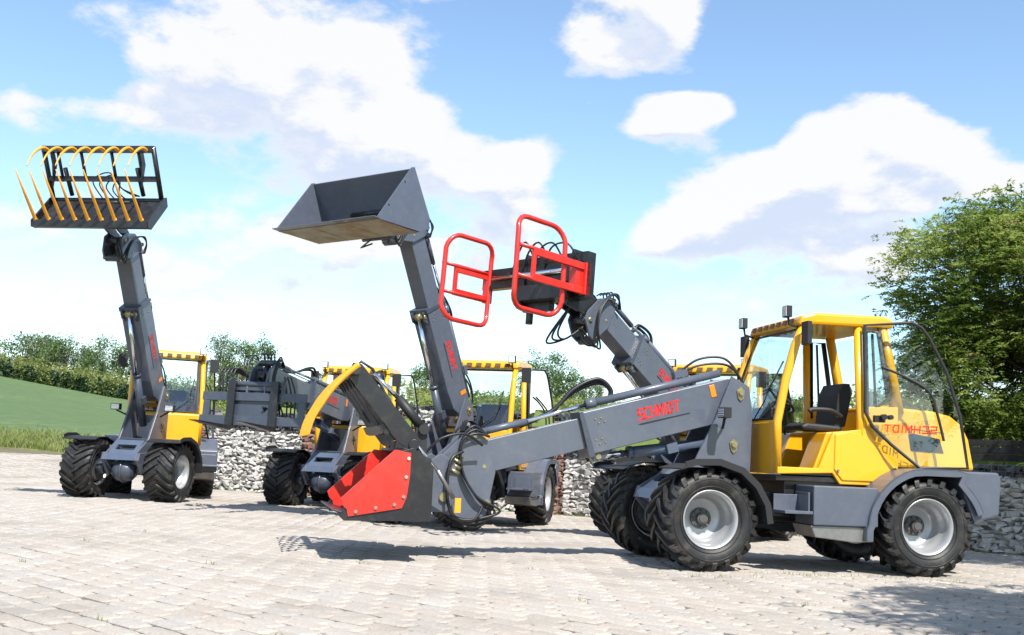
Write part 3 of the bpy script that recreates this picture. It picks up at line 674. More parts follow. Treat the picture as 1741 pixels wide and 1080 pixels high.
        for (x, z) in ((-.60, 1.80), (-.53, 1.25)):
            b = f(); b.prism([(x - .045, z + .02), (x, z + .06), (x + .045, z + .02), (x + .03, z - .06), (x, z - .09), (x - .03, z - .06)], s * .287, s * .30); b.cyl((x, s * .29, z), (x, s * .325, z), .03, 12); b.build('pin', ZINC, root)
        # front mudguards
        b = f(); b.strip([(.36, .985), (.2, 1.03), (-.05, 1.04), (-.28, .97), (-.44, .83), (-.54, .66), (-.57, .48)], .014, s * .46, s * 1.06); b.strip([(.30, 1.0), (.2, 1.03), (-.05, 1.04), (-.28, .97), (-.44, .83), (-.54, .66), (-.57, .48)], -.05, s * 1.045, s * 1.06)
        b.tube([(-.3, s * .28, .9), (-.3, s * .6, .95)], .025, 6); b.build('front_mudguard', BLKM, root)
        wheel(root, F @ Matrix.Translation((0, s * .74, .5)) @ Matrix.Rotation(0 if s > 0 else pi, 4, 'Z') @ Matrix.Rotation(rnd.uniform(0, 6), 4, 'Y'))
    b = f(); b.box((-.45, 0, .72), (.5, .50, .34)); b.box((-.7, 0, 1.1), (.03, .5, .7)); b.box((-.3, 0, 1.02), (.4, .5, .03)); b.build('front_chassis', GREY2, root, .006)  # chassis coloured darker to imitate the shade below boom and cylinder
    b = f()
    # slotted cross plate between the tower plates
    for (y0, y1, t0, t1) in ((-.25, .25, 0, .22), (-.25, .25, .42, .62), (-.25, -.17, .22, .42), (.17, .25, .22, .42)):
        P0 = Vector((.30, 0, .74)); P1 = Vector((-.02, 0, 1.02)); d = P1 - P0; a_ = P0 + d * t0 * 1.5; c_ = P0 + d * t1 * 1.5; n_ = Vector((.03, 0, .03))
        vs = [(a_.x, y0, a_.z), (a_.x, y1, a_.z), (c_.x, y1, c_.z), (c_.x, y0, c_.z)]; vs += [(v[0] - n_.x, v[1], v[2] - n_.z) for v in vs]
        b.add(vs, [(0, 1, 2, 3), (7, 6, 5, 4), (1, 0, 4, 5), (2, 1, 5, 6), (3, 2, 6, 7), (0, 3, 7, 4)])
    b.prism([(.34, .66), (.30, .76), (.27, .74), (.31, .66)], -.25, .25)
    b.build('cross_plate', BLUEG, root)
    b = f(); b.cyl((0, -.58, .5), (0, .58, .5), .09); b.lathe([(.02, -.20), (.10, -.195), (.17, -.12), (.19, -.02), (.19, .02), (.17, .12), (.10, .195), (.02, .2)], 24, Matrix.Translation((.12, 0, .48))); 
    b.lathe([(.197, -.02), (.205, -.02), (.205, .02), (.197, .02)], 24, Matrix.Translation((.12, 0, .48))); b.cyl((-.3, 0, .5), (0, 0, .5), .07)
    for s in (1, -1): b.cyl((.05, s * .38, .52), (.05, s * .52, .52), .12, 14)
    b.tube([(.16, -.5, .56), (.18, 0, .63), (.16, .5, .56)], .02, 6)
    b.build('front_axle', GREY2, root)
    # ---- boom: pivot frame u along, n up
    BM = F @ Matrix.Translation(PIV) @ Matrix.Rotation(-bo, 4, 'Y')
    def bm_(): return MB(BM)
    E = 1.76 + ext
    b = bm_(); b.prism([(-.10, .02), (-.06, .13), (.08, .18), (1.76, .18), (1.76, -.26), (.40, -.26), (.10, -.22), (-.08, -.08)], -.165, .165); b.build('outer_boom', GREY, root, .008)
    b = bm_(); b.prism([(1.725, .195), (1.77, .195), (1.77, -.29), (1.70, -.29)], -.178, .178); b.build('boom_collar', GREY2, root, .004)
    b = bm_()
    for s in (1, -1):
        for (x0, z0_) in ((1.52, .04), (1.56, -.17)):
            for k in range(4): b.cyl((x0 + (k % 2) * .065 + (k // 2) * .03, s * .165, z0_ + (k // 2) * .045), (x0 + (k % 2) * .065 + (k // 2) * .03, s * .174, z0_ + (k // 2) * .045), .009, 7)
    b.build('collar_bolts', ZINC, root)['kind'] = 'stuff'
    b = bm_(); b.box((E / 2 + .55, 0, -.03), (E - 1.1, .26, .32)); b.build('inner_boom', GREY, root, .006)
    for s in (1, -1):
        b = bm_(); text_mb(b, 'SCHMIDT', .52, .105, frame_M((1.15, .166, -.03), (-1, 0, 0), (0, 0, 1)) if s > 0 else frame_M((.62, -.166, -.03), (1, 0, 0), (0, 0, 1)))
        b.build('lettering', REDL, root)['kind'] = 'stuff'
        b = bm_(); b.prism([(.30, .15), (.24, .15), (.24, .02), (.30, .02)], s * .166, s * .172); b.build('reflector', ORA, root, .003)
    b = bm_(); b.prism([(1.17, -.075), (1.13, -.085), (.58, -.088), (.58, -.078), (1.13, -.068)], .166, .1685); b.build('underline', BLKM, root)
    # lift cylinder under the boom
    a_ = Vector((-.40 - PIV.x, 0, 1.26 - PIV.z)); ci_ = Matrix.Rotation(bo, 4, 'Y'); a_ = ci_ @ a_; e_ = Vector((1.66, 0, -.30)); dd = (e_ - a_); n_ = dd.normalized()
    fixed = min(.95, dd.length - .12)
    b = bm_(); b.cyl(a_, a_ + n_ * fixed, .062); b.cyl(a_ + n_ * (fixed - .05), a_ + n_ * fixed, .07); b.box(tuple(a_ + n_ * fixed * .5 + Vector((0, .07, .0))), (.12, .06, .1)); b.build('lift_cylinder', BLUEG if boom < 20 else GREY2, root)
    b = bm_(); b.cyl(a_ + n_ * fixed, e_, .034); b.build('lift_rod', CHR, root)
    b = bm_(); b.cyl(e_ + Vector((0, -.14, 0)), e_ + Vector((0, .14, 0)), .03); b.cyl(e_ + Vector((0, -.05, 0)), e_ + Vector((0, .05, 0)), .055); b.build('pin', ZINC, root)
    for s in (1, -1): b = bm_(); b.prism([(1.76, -.25), (1.50, -.25), (1.60, -.34), (1.72, -.34)], s * .10, s * .13); b.build('pin_bracket', GREY2, root)
    # telescope cylinder and hose tubes on top
    b = bm_(); b.cyl((.12, .09, .25), (1.62, .09, .25), .042); b.box((.55, .06, .34), (.15, .1, .07)); b.cyl((1.55, .09, .25), (1.66, .09, .25), .05); b.build('telescope_cylinder', GREY, root)
    b = bm_(); b.cyl((E - .50, .09, .22), (E + .02, .09, .22), .036); b.cyl((E - .03, .04, .22), (E - .03, .14, .22), .03); b.build('cylinder_sleeve', GREY, root)
    b = bm_(); b.cyl((1.6, .09, .25), (E - .45, .09, .22), .022); b.cyl((.30, -.02, .25), (E - .1, -.02, .215), .011, 6); b.cyl((.30, .02, .22), (1.8, .02, .22), .009, 6); b.build('telescope_rod', CHR, root)
    b = bm_()
    for k, yy in enumerate((-.07, -.03)):
        b.tube(curve_pts([(E - .45, yy, .18), (2.04 + (E - 2.9) * .6, yy, .26), (1.71, yy, .40 + k * .03), (1.43, yy, .44 + k * .04), (1.31, yy, .34), (1.36, yy, .22)]), .022, 7)
    b.tube(curve_pts([(.6, -.05, .3), (.3, 0, .44), (.02, .05, .40), (-.08, .1, .22), (-.05, .12, .1)]), .014, 6)
    b.tube(curve_pts([(.62, .05, .33), (.3, .1, .38), (.0, .12, .3), (-.1, .14, .05), (.0, .18, -.2)]), .014, 6)
    each(b, 'boom_hose', HOSE, root)
    # gooseneck head
    h = E - .02; hs = 1.0 if boom < 0 else .68
    for s in (1, -1):
        b = bm_(); b.prism([(h + u_ * hs, v_ * (1 if hs == 1 else .85)) for u_, v_ in [(-.02, .14), (.05, .23), (.13, .27), (.50, .06), (.64, -.28), (.62, -.44), (.33, -.60), (.16, -.60), (.08, -.45), (-.04, -.20)]], s * .135, s * .165); b.build('head_plate', GREY, root, .005)
    b = bm_(); b.cyl((h + .12 * hs, -.185, -.48 * (hs * .2 + .8)), (h + .12 * hs, .185, -.48 * (hs * .2 + .8)), .036); b.cyl((h + .50 * hs, -.185, -.32), (h + .50 * hs, .185, -.32), .03); b.cyl((h + .10, -.19, .20), (h + .10, .19, .20), .03); b.cyl((h + .06, -.17, -.12), (h + .06, .17, -.12), .02); each(b, 'pin', ZINC, root)
    b = bm_(); b.cyl((h + .12 * hs, -.13, -.47), (h + .12 * hs, .13, -.47), .06); b.cyl((h + .50 * hs, -.13, -.32), (h + .50 * hs, .13, -.32), .055); b.cyl((h + .10, -.13, .20), (h + .10, .13, .20), .05); each(b, 'pin_bush', GREY2, root)
    b = bm_(); b.cyl((h + .1, 0, .15), (h + .42 * hs, 0, -.1), .05); b.box((h + .22 * hs, 0, -.12), (.26 * hs, .26, .32)); b.build('tilt_cylinder', BLK, root)
    b = bm_()
    for k in range(3):
        yy = .17 + .02 * k
        b.tube(curve_pts([(h - .05, yy, .16), (h + .08, yy + .03, .30 - .04 * k), (h + .24, yy + .04, .18), (h + .30, yy + .03, -.1), (h + .22, yy + .04, -.38), (h + .12 - .05 * k, yy + .03, -.58), (h + .28, yy + .02, -.68 + .04 * k), (h + .46, yy, -.56)]), .0135, 6)
    b.tube(curve_pts([(h - .1, -.18, .1), (h + .1, -.24, .32), (h + .34, -.22, .1), (h + .36, -.2, -.3)]), .0135, 6)
    for k in range(4): b.tube(curve_pts([(h + .04, -.12 + k * .06, .22), (h + .02, -.12 + k * .06, .31), (h + .10, -.12 + k * .06, .36), (h + .17, -.12 + k * .06, .26)], 5), .011, 5)
    each(b, 'hose', HOSE, root)
    tool(root, F, BM, E)
    return root

# coupler between boom head and tool; everything below is in front-frame coordinates (x forward, z up)
def coupler(root, F, BM, E, P):
    Pb = (F.inverted() @ BM @ Vector((E + .42, 0, -.30))); Pt = (F.inverted() @ BM @ Vector((E + .15, 0, .05)))
    b = MB(F)
    for s in (1, -1):
        q0 = Vector((P[0], 0, P[1])); q1 = Vector((P[2], 0, P[3]))
        ct = (Pb + Pt + q0 + q1) / 4; quad = sorted([Pb, Pt, q0, q1], key=lambda p: atan2(p.z - ct.z, p.x - ct.x))
        b.prism([(ct.x + (p.x - ct.x) * 1.05, ct.z + (p.z - ct.z) * 1.05) for p in quad], s * .09, s * .12)
    b.cyl((P[0], -.42, P[1]), (P[0], .42, P[1]), .04); b.cyl((P[2], -.42, P[3]), (P[2], .42, P[3]), .035)
    b.build('quick_coupler', BLK, root)

def tool_grab_bucket(root, F, BM, E):
    BM = F.inverted() @ BM; F = F @ Matrix.Translation((-.09, 0, 0)); BM = F @ Matrix.Translation((.09, 0, 0)) @ BM
    coupler(root, F, BM, E, (2.80, .52, 2.84, .90))
    b = MB(F); hw = .84
    b.prism([(2.84, .40), (3.52, .385), (3.52, .41), (2.88, .425), (2.88, .94), (3.12, 1.03), (3.10, 1.06), (2.84, .97)], -hw, hw); b.prism([(3.50, .38), (3.72, .46), (3.72, .475), (3.50, .42)], -hw - .02, hw + .02)
    bk = b.build('grab_bucket', BLK, root, .004)
    for s in (1, -1):
        b = MB(F); b.prism([(2.82, .39), (3.62, .375), (3.67, .42), (3.56, .58), (3.14, 1.02), (3.02, 1.06), (2.86, .95), (2.82, .88)], s * hw, s * (hw + .03)); b.build('side_plate', BLK, bk, .003)
        b = MB(F); red = [(3.585, .415), (3.10, .505), (3.06, .60), (3.04, .80), (3.04, 1.01), (3.19, 1.035), (3.66, .575), (3.635, .51), (3.60, .48)]; b.prism(red, s * (hw + .03), s * (hw + .045)); b.prism(red, s * (hw - .012), s * (hw - .001)); b.prism([(3.60, .60), (3.66, .575), (3.19, 1.035), (3.13, 1.03)], s * (hw - .001), s * (hw + .031)); b.build('red_side_plate', RED, bk)
        b = MB(F)
        for (x, z) in ((3.52, .46), (3.34, .50), (3.17, .535), (3.09, .61), (3.075, .79), (3.06, .96)): b.cyl((x, s * (hw + .045), z), (x, s * (hw + .06), z), .016, 10)
        each(b, 'bolt', CHR, bk)
        # grab arm and its cylinder
        b = MB(F); y = s * .72; b.prism([(2.93, 1.13), (3.02, 1.03), (3.14, 1.10), (3.66, 1.72), (3.61, 1.83), (3.53, 1.82)], y - .02, y + .02); b.cyl((3.0, y - .05, 1.09), (3.0, y + .05, 1.09), .05); b.build('grab_arm', BLK, bk, .003)
        b = MB(F); y = s * .62; b.cyl((2.90, y, 1.24), (3.16, y, 1.53), .045); b.cyl((2.9, y - .07, 1.24), (2.9, y + .07, 1.24), .05); b.prism([(2.86, 1.30), (2.96, 1.30), (3.02, .98), (2.86, .94)], y - .03, y + .03); b.build('grab_cylinder', BLKM, bk)
        b = MB(F); b.cyl((3.16, y, 1.53), (3.40, y, 1.74), .022); b.build('cylinder_rod', CHR, bk)
    b = MB(F); b.tube([(3.59, -.90, 1.75), (3.59, .90, 1.75)], .045, 8); b.tube([(3.26, -.72, 1.20), (3.26, .72, 1.20)], .03, 6)
    for y in (-.5, -.17, .17, .5): b.prism([(3.22, 1.24), (3.28, 1.20), (3.63, 1.69), (3.55, 1.73)], y - .01, y + .01)
    b.prism([(3.24, 1.22), (3.30, 1.18), (3.34, 1.25), (3.28, 1.29)], -.70, .70)
    b.build('grab_frame', BLK, bk)
    b = MB(F); b.tube([(3.52, -.1, 1.83), (3.46, -.1, 1.91), (3.34, -.1, 1.84), (3.2, -.1, 1.6), (3.0, 0, 1.3), (2.8, 0, 1.1)], .016, 6); b.sphere((3.3, .1, 1.74), .07, 10); b.build('grab_hoses', HOSE, bk)
    for s in (1, -1):
        b = MB(F); b.prism([(2.84, .44), (2.82, .92), (2.66, 1.02), (2.52, .94), (2.46, .62), (2.58, .46)], s * .30, s * .33); b.build('coupler_cheek', GREY, bk, .005)
        b = MB(F); b.cyl((2.62, s * .27, .60), (2.62, s * .36, .60), .045); b.build('pin', ZINC, bk)
    b = MB(F); b.cyl((2.98, .74, 1.10), (2.74, .60, .86), .014); b.build('level_rod', CHR, bk)
    b = MB(F); b.cyl((2.74, .60, .86), (2.55, .49, .60), .020); b.build('rod_sleeve', STEEL, bk)
    b = MB(F); b.box((2.50, .47, .53), (.06, .012, .14), Matrix.Rotation(0, 4, 'Y')); b.build('yellow_tag', ORY, bk)
    b = MB(F)
    for k in range(4): b.cyl((2.42 + .02 * k, .18 + .05 * k, .98 - .05 * k), (2.50 + .02 * k, .20 + .05 * k, 1.02 - .05 * k), .02, 8)
    each(b, 'hose_fitting', ZINC, bk)
    b = MB(F)
    b.tube(curve_pts([(2.45, .34, 1.05), (2.58, .40, .95), (2.60, .42, .62), (2.52, .42, .42), (2.32, .40, .40), (2.22, .30, .52)]), .016, 6)
    b.tube(curve_pts([(2.86, .40, .98), (2.70, .44, 1.16), (2.45, .40, 1.22), (2.25, .30, 1.12)]), .014, 6)
    each(b, 'hose', HOSE, bk)
    for k in range(9):
        y = -.88 + k * .22
        b = MB(F); b.tube(curve_pts([(3.57, y, 1.80), (3.68, y, 1.70), (3.79, y, 1.57), (3.88, y, 1.42), (3.95, y, 1.28), (3.985, y, 1.13)]), [.034 - .027 * (i / 40) ** 1.1 for i in range(41)], 6); b.build('tine', ORY, bk)

def tool_plain_bucket(X, Z, hw=.95):
    def t(root, F, BM, E):
        coupler(root, F, BM, E, (X + .05, Z + .10, X - .05, Z + .38))
        G = F @ Matrix.Translation((X, 0, Z)) @ Matrix.Rotation(radians(-3), 4, 'Y')
        side = [(.0, .0), (.82, -.02), (.88, .0), (.30, .86), (.24, .88), (-.17, .24), (-.17, .08)]
        b = MB(G); b.prism([(0, 0), (.84, -.02), (.84, .0), (.02, .02), (-.15, .10), (-.15, .24), (.27, .85), (.24, .87), (-.17, .24), (-.17, .08)], -hw, hw)
        bk = b.build('bucket', GREY, root, .003)
        b = MB(G)
        for k in range(3):
            y0 = -hw + 2 * hw * k / 3 + .008; y1 = -hw + 2 * hw * (k + 1) / 3 - .008; b.box((.43, (y0 + y1) / 2, -.016), (.78, y1 - y0, .012))
        b.build('wear_plate', GOLD, bk)
        b = MB(G); b.prism([(.70, -.022), (.95, -.01), (.95, 0), (.70, .005)], -hw - .015, hw + .015); b.build('cutting_edge', GREY, bk)
        for s in (1, -1):
            b = MB(G); b.prism(side, s * hw, s * (hw + .018)); b.build('side_plate', GREY, bk, .002)
            b = MB(G)
            for q in (.25, .72): x = .88 + (.30 - .88) * q - .05; z = .86 * q; b.cyl((x, s * (hw + .016), z), (x, s * (hw + .022), z), .014, 8)
            each(b, 'bolt_hole', BLKM, bk)
        b = MB(G); b.box((-.19, -.2, .2), (.05, .04, .3)); b.box((-.19, .2, .2), (.05, .04, .3)); b.cyl((-.2, -.3, .05), (-.2, .3, .05), .04); b.tube([(-.05, .0, -.02), (-.12, -.25, -.10), (-.2, -.1, -.03)], .013, 6)
        b.build('bucket_hook', GREY2, bk)
    return t

def tool_bale_clamp(X, Z, tilt=-3):
    def t(root, F, BM, E):
        coupler(root, F, BM, E, (X - .05, Z - .15, X - .05, Z + .22))
        G = F @ Matrix.Translation((X, 0, Z)) @ Matrix.Rotation(radians(tilt), 4, 'Y')
        b = MB(G); b.box((.0, 0, .1), (.16, 1.3, .62)); b.box((.06, -.35, .16), (.13, 1.8, .28)); b.box((.16, 0, -.12), (.25, .9, .2)); b.prism([(-.1, .45), (.12, .45), (.2, -.3), (-.05, -.35)], .40, .44); b.prism([(-.1, .45), (.12, .45), (.2, -.3), (-.05, -.35)], -.44, -.40)
        b.cyl((.05, -.35, -.50), (.05, -.35, -.25), .05); b.box((.05, -.2, -.28), (.1, .5, .12))
        cl = b.build('bale_clamp', BLK, root, .006)
        b = MB(G)
        for k in range(4): b.tube(curve_pts([(.1, .5 - .25 * k, .3), (.22, .4 - .25 * k, .5 + .03 * k), (.2, .1 - .2 * k, .48), (.12, -.1 - .2 * k, .2)]), .013, 6)
        for k in range(3): b.tube(curve_pts([(-.1, .25, -.25), (-.05, .1 - .1 * k, -.6 - .06 * k), (-.3, .0, -.66), (-.55, .1, -.45)]), .014, 6)
        each(b, 'hose', HOSE, cl)
        b = MB(G); b.cyl((.16, -1.0, .16), (.16, .3, .16), .035); b.build('clamp_rod', CHR, cl)
        for s, y, x0 in ((1, .60, .42), (-1, -1.16, .12)):
            w, hz, zc = .86, 1.02, .05
            def rr(r_, x1, x2, z1, z2):
                P = []
                for (cx, cz, a0) in ((x2 - r_, z2 - r_, 0), (x1 + r_, z2 - r_, 90), (x1 + r_, z1 + r_, 180), (x2 - r_, z1 + r_, 270)):
                    P += [(cx + r_ * cos(radians(a0 + q * 18)), cz + r_ * sin(radians(a0 + q * 18))) for q in range(6)]
                return P
            x1, x2, z1, z2 = x0, x0 + w, -.52, .64
            P = rr(.20, x1, x2, z1, z2)
            bend = lambda z, x=0: (.0 + .10 * abs((z - .04) / .54) ** 2 * (-1)) * s
            b = MB(G); b.tube([(p[0], y + bend(p[1]) * .9, p[1]) for p in P], .033, 8, closed=True)
            for z in (-.14, .24): b.tube([(x1, y + bend(z), z), (x2, y + bend(z), z)], .026, 8)
            fr = b.build('clamp_frame', RED, cl)
            b = MB(G); xa = x0 - .40 if s > 0 else x0 - .05
            for z in (-.12, .20): b.box(((xa + x0 + .62) / 2, y + .0 * s, z), (x0 + .62 - xa, .05, .09))
            b.box((x0 + .60, y, .04), (.05, .045, .40)); b.box((xa + .03, y, .04), (.1, .10, .42))
            if s > 0: b.box((xa + .14, y - .06, .04), (.14, .12, .30))
            b.build('clamp_arm', RED, cl, .004)
    return t

def tool_pallet_fork(X, Z):
    def t(root, F, BM, E):
        coupler(root, F, BM, E, (X - .12, Z + .15, X - .12, Z + .55))
        G = F @ Matrix.Translation((X, 0, Z)) @ Matrix.Rotation(radians(-4), 4, 'Y')
        b = MB(G)
        b.box((0, 0, .46), (.05, 1.75, .13)); b.box((0, 0, .09), (.05, 1.80, .14)); b.box((0, -.80, .28), (.04, .11, .25)); b.box((0, .80, .28), (.04, .11, .25))
        b.box((-.03, 0, .28), (.03, .7, .5)); b.cyl((-.03, -.45, .66), (-.03, .45, .66), .045); b.box((-.04, 0, .60), (.06, .8, .08))
        for s in (-1, 1): b.prism([(-.1, .78), (.02, .72), (.02, .5), (-.1, .5)], s * .45 - .015, s * .45 + .015)
        fk = b.build('pallet_fork', GREY2, root, .005)
        for s in (1, -1):
            b = MB(G); b.prism([(.03, -.04), (.07, -.04), (.10, -.075), (1.15, -.04), (1.15, -.028), (.09, .0), (.09, .70), (.03, .70)], s * .36 - .06, s * .36 + .06); b.build('fork_tine', BLK, fk, .003)
        b = MB(G)
        for k in range(3): b.tube(curve_pts([(-.05, .1 + .1 * k, .1), (-.1, .15 + .1 * k, -.05), (-.2, .25 + .1 * k, .08), (-.25, .3, .4)]), .013, 6)
        for k in range(5): b.tube(curve_pts([(-.08, -.42 - .06 * k, .55), (-.1, -.44 - .06 * k, .85), (-.2, -.40 - .05 * k, .92), (-.35, -.3, .8)]), .016, 6)
        for k in range(3): b.tube(curve_pts([(-.1, .42 + .05 * k, .8), (-.12, .48 + .07 * k, .5), (-.15, .5 + .05 * k, .0), (-.3, .4, .1)]), .014, 6)
        each(b, 'hose', HOSE, fk)
    return t

def tool_manure_fork(X, Z):
    """fork of straight tines crowded back, with the curved upper grab wide open"""
    def t(root, F, BM, E):
        coupler(root, F, BM, E, (X - .30, Z + .18, X - .42, Z + .45))
        G = F @ Matrix.Translation((X, 0, Z)); hw = .98
        b = MB(G); b.box((0, 0, 0), (.12, 2 * hw, .12)); b.prism([(-.04, .04), (-.02, .0), (-.50, .45), (-.46, .50)], -hw, hw); b.cyl((-.48, -hw, .50), (-.48, hw, .50), .04)
        for s in (1, -1): b.prism([(.04, -.05), (-.08, -.06), (-.56, .42), (-.50, .56), (-.40, .52), (.06, .05)], s * hw - .015, s * hw + .015)
        fk = b.build('manure_fork', BLK, root, .004)
        for k in range(9):
            y = -hw + .06 + k * (2 * hw - .16) / 8
            b = MB(G); b.tube([(.02, y, .04), (.05, y, .065), (.36, y, .36), (.70, y, .70)], [.034, .029, .022, .008], 7); b.cyl((-.03, y, .01), (.06, y, .08), .032, 8); b.build('tine', ORY, fk)
        gx, gz = -.42, .52
        b = MB(G)
        b.box((-.02, 0, 1.22), (.08, 2 * hw - .06, .10)); b.box((-.26, 0, .80), (.06, 2 * hw - .1, .08))
        for y in (-hw + .04, hw - .04): b.tube([(gx, y, gz), (.0, y, 1.26)], .045, 4)
        for y in (-hw + .28, -.30, .22, hw - .30): b.tube([(-.28, y, .76), (-.03, y, 1.2)], .03, 4)
        for s in (1, -1): b.prism([(-.02, 1.2), (.08, 1.16), (-.02, .98), (-.10, .62), (-.14, 1.0)], s * (hw - .22) - .01, s * (hw - .22) + .01)
        b.build('grab_frame', BLK, fk)
        for y in (-.62, .62):
            b = MB(G); b.cyl((gx - .02, y, gz + .05), (-.16, y, .95), .035); b.build('grab_cylinder', BLKM, fk)
        b = MB(G)
        for k in range(5): b.tube(curve_pts([(-.4, -.05 + .1 * k, .5), (-.3, -.2 + .12 * k, .78 - .05 * k), (-.25, .1 + .05 * k, .9 - .04 * k), (-.32, .3, .66), (-.4, .5 + .02 * k, .55)]), .011, 5)
        each(b, 'hose', HOSE, fk)
        for k in range(8):
            y = -hw + .14 + k * (2 * hw - .28) / 7
            b = MB(G); b.tube(curve_pts([(.0, y, 1.19), (.14, y, 1.20), (.30, y, 1.12), (.44, y, .98), (.54, y, .80)]), [.033 - .024 * i / 32 for i in range(33)], 6); b.build('curved_tine', ORY, fk)
    return t

A_ = make_loader('yellow cab loader in the foreground with red-sided grab bucket held just above the paving', (1.80, 11.95), 13, 11, -15.7, 1.06, tool_grab_bucket)
M3 = make_loader('loader in the middle of the row lifting a plain grey bucket high in the air', (-1.2, 17.35), 52.9, 76, 64, 1.1, tool_plain_bucket(1.58, 4.18, 1.0), -.07)
B_ = make_loader('loader mostly hidden behind the foreground one, raising a red two-frame bale clamp', (2.3, 16.5), 45, 63, 31.5, .70, tool_bale_clamp(2.50, 3.36), -.06)
M2 = make_loader('loader behind the yellow grab with a grey pallet fork carried level in front', (-3.2, 20.2), 76, 84, 6.6, 1.4, tool_pallet_fork(3.0, 1.35), -.04)
L1 = make_loader('leftmost loader holding a black manure fork with yellow tines at full height', (-6.41, 19.24), 81, 108, 61, .9, tool_manure_fork(1.92, 4.34), .03)

# ------------------------------------------------------------------ vegetation
import numpy as np
def leaf_mesh(name, mats, cen, size, tint, rs, aspect=.45, upbias=.35, droop=None):
    """one bent diamond per leaf; cen (n,3), size (n,), tint (n,)"""
    n = len(cen)
    nr = rs.normal(size=(n, 3)); nr[:, 2] = np.abs(nr[:, 2]) + upbias; nr /= np.linalg.norm(nr, axis=1)[:, None]
    a = rs.normal(size=(n, 3)) if droop is None else droop
    a -= (a * nr).sum(1)[:, None] * nr; a /= np.linalg.norm(a, axis=1)[:, None] + 1e-9
    b_ = np.cross(nr, a); sz = size[:, None]
    V = np.stack([cen - a * sz * .5, cen + b_ * sz * aspect * .5 + nr * sz * .08, cen + a * sz * .5, cen - b_ * sz * aspect * .5 + nr * sz * .08], 1).reshape(-1, 3)
    me = bpy.data.meshes.new(name); me.vertices.add(4 * n); me.vertices.foreach_set('co', V.astype(np.float32).ravel())
    me.loops.add(4 * n); me.loops.foreach_set('vertex_index', np.arange(4 * n, dtype=np.int32)); me.polygons.add(n)
    me.polygons.foreach_set('loop_start', np.arange(0, 4 * n, 4, dtype=np.int32)); me.polygons.foreach_set('loop_total', np.full(n, 4, dtype=np.int32))
    me.materials.append(mats); at = me.attributes.new('tint', 'FLOAT', 'FACE'); at.data.foreach_set('value', tint.astype(np.float32)); me.update(calc_edges=True)
    return me
def leafmat(name, cols, tr=.3): return attr_mat(name, cols, .55, 0, 6, trans=tr, spec=.35)
LROW = leafmat('rowan_leaf', [(.10, .16, .025), (.13, .20, .035), (.21, .29, .06), (.28, .36, .08), (.36, .42, .12)], .55)
LBLO = attr_mat('rowan_blossom', [(.20, .12, .07), (.26, .17, .09), (.17, .15, .06)], .8, 0)
LFAR = leafmat('far_leaf', [(.07, .13, .04), (.10, .17, .05), (.13, .21, .065), (.17, .24, .085)], .4)
LPAL = leafmat('pale_leaf', [(.13, .18, .08), (.16, .21, .10), (.20, .25, .13)], .4)
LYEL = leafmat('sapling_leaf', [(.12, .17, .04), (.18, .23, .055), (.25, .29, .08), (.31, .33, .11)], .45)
LDRK = leafmat('spruce_leaf', [(.015, .04, .015), (.025, .06, .02), (.04, .08, .03)], .2)
LGRS = attr_mat('grass_blade', [(.11, .17, .03), (.18, .24, .05), (.26, .30, .09), (.40, .40, .22)], .8, 0, trans=.3)
BARK = attr_mat('bark', [(.10, .08, .06), (.15, .125, .10)], .95, .8, 18)
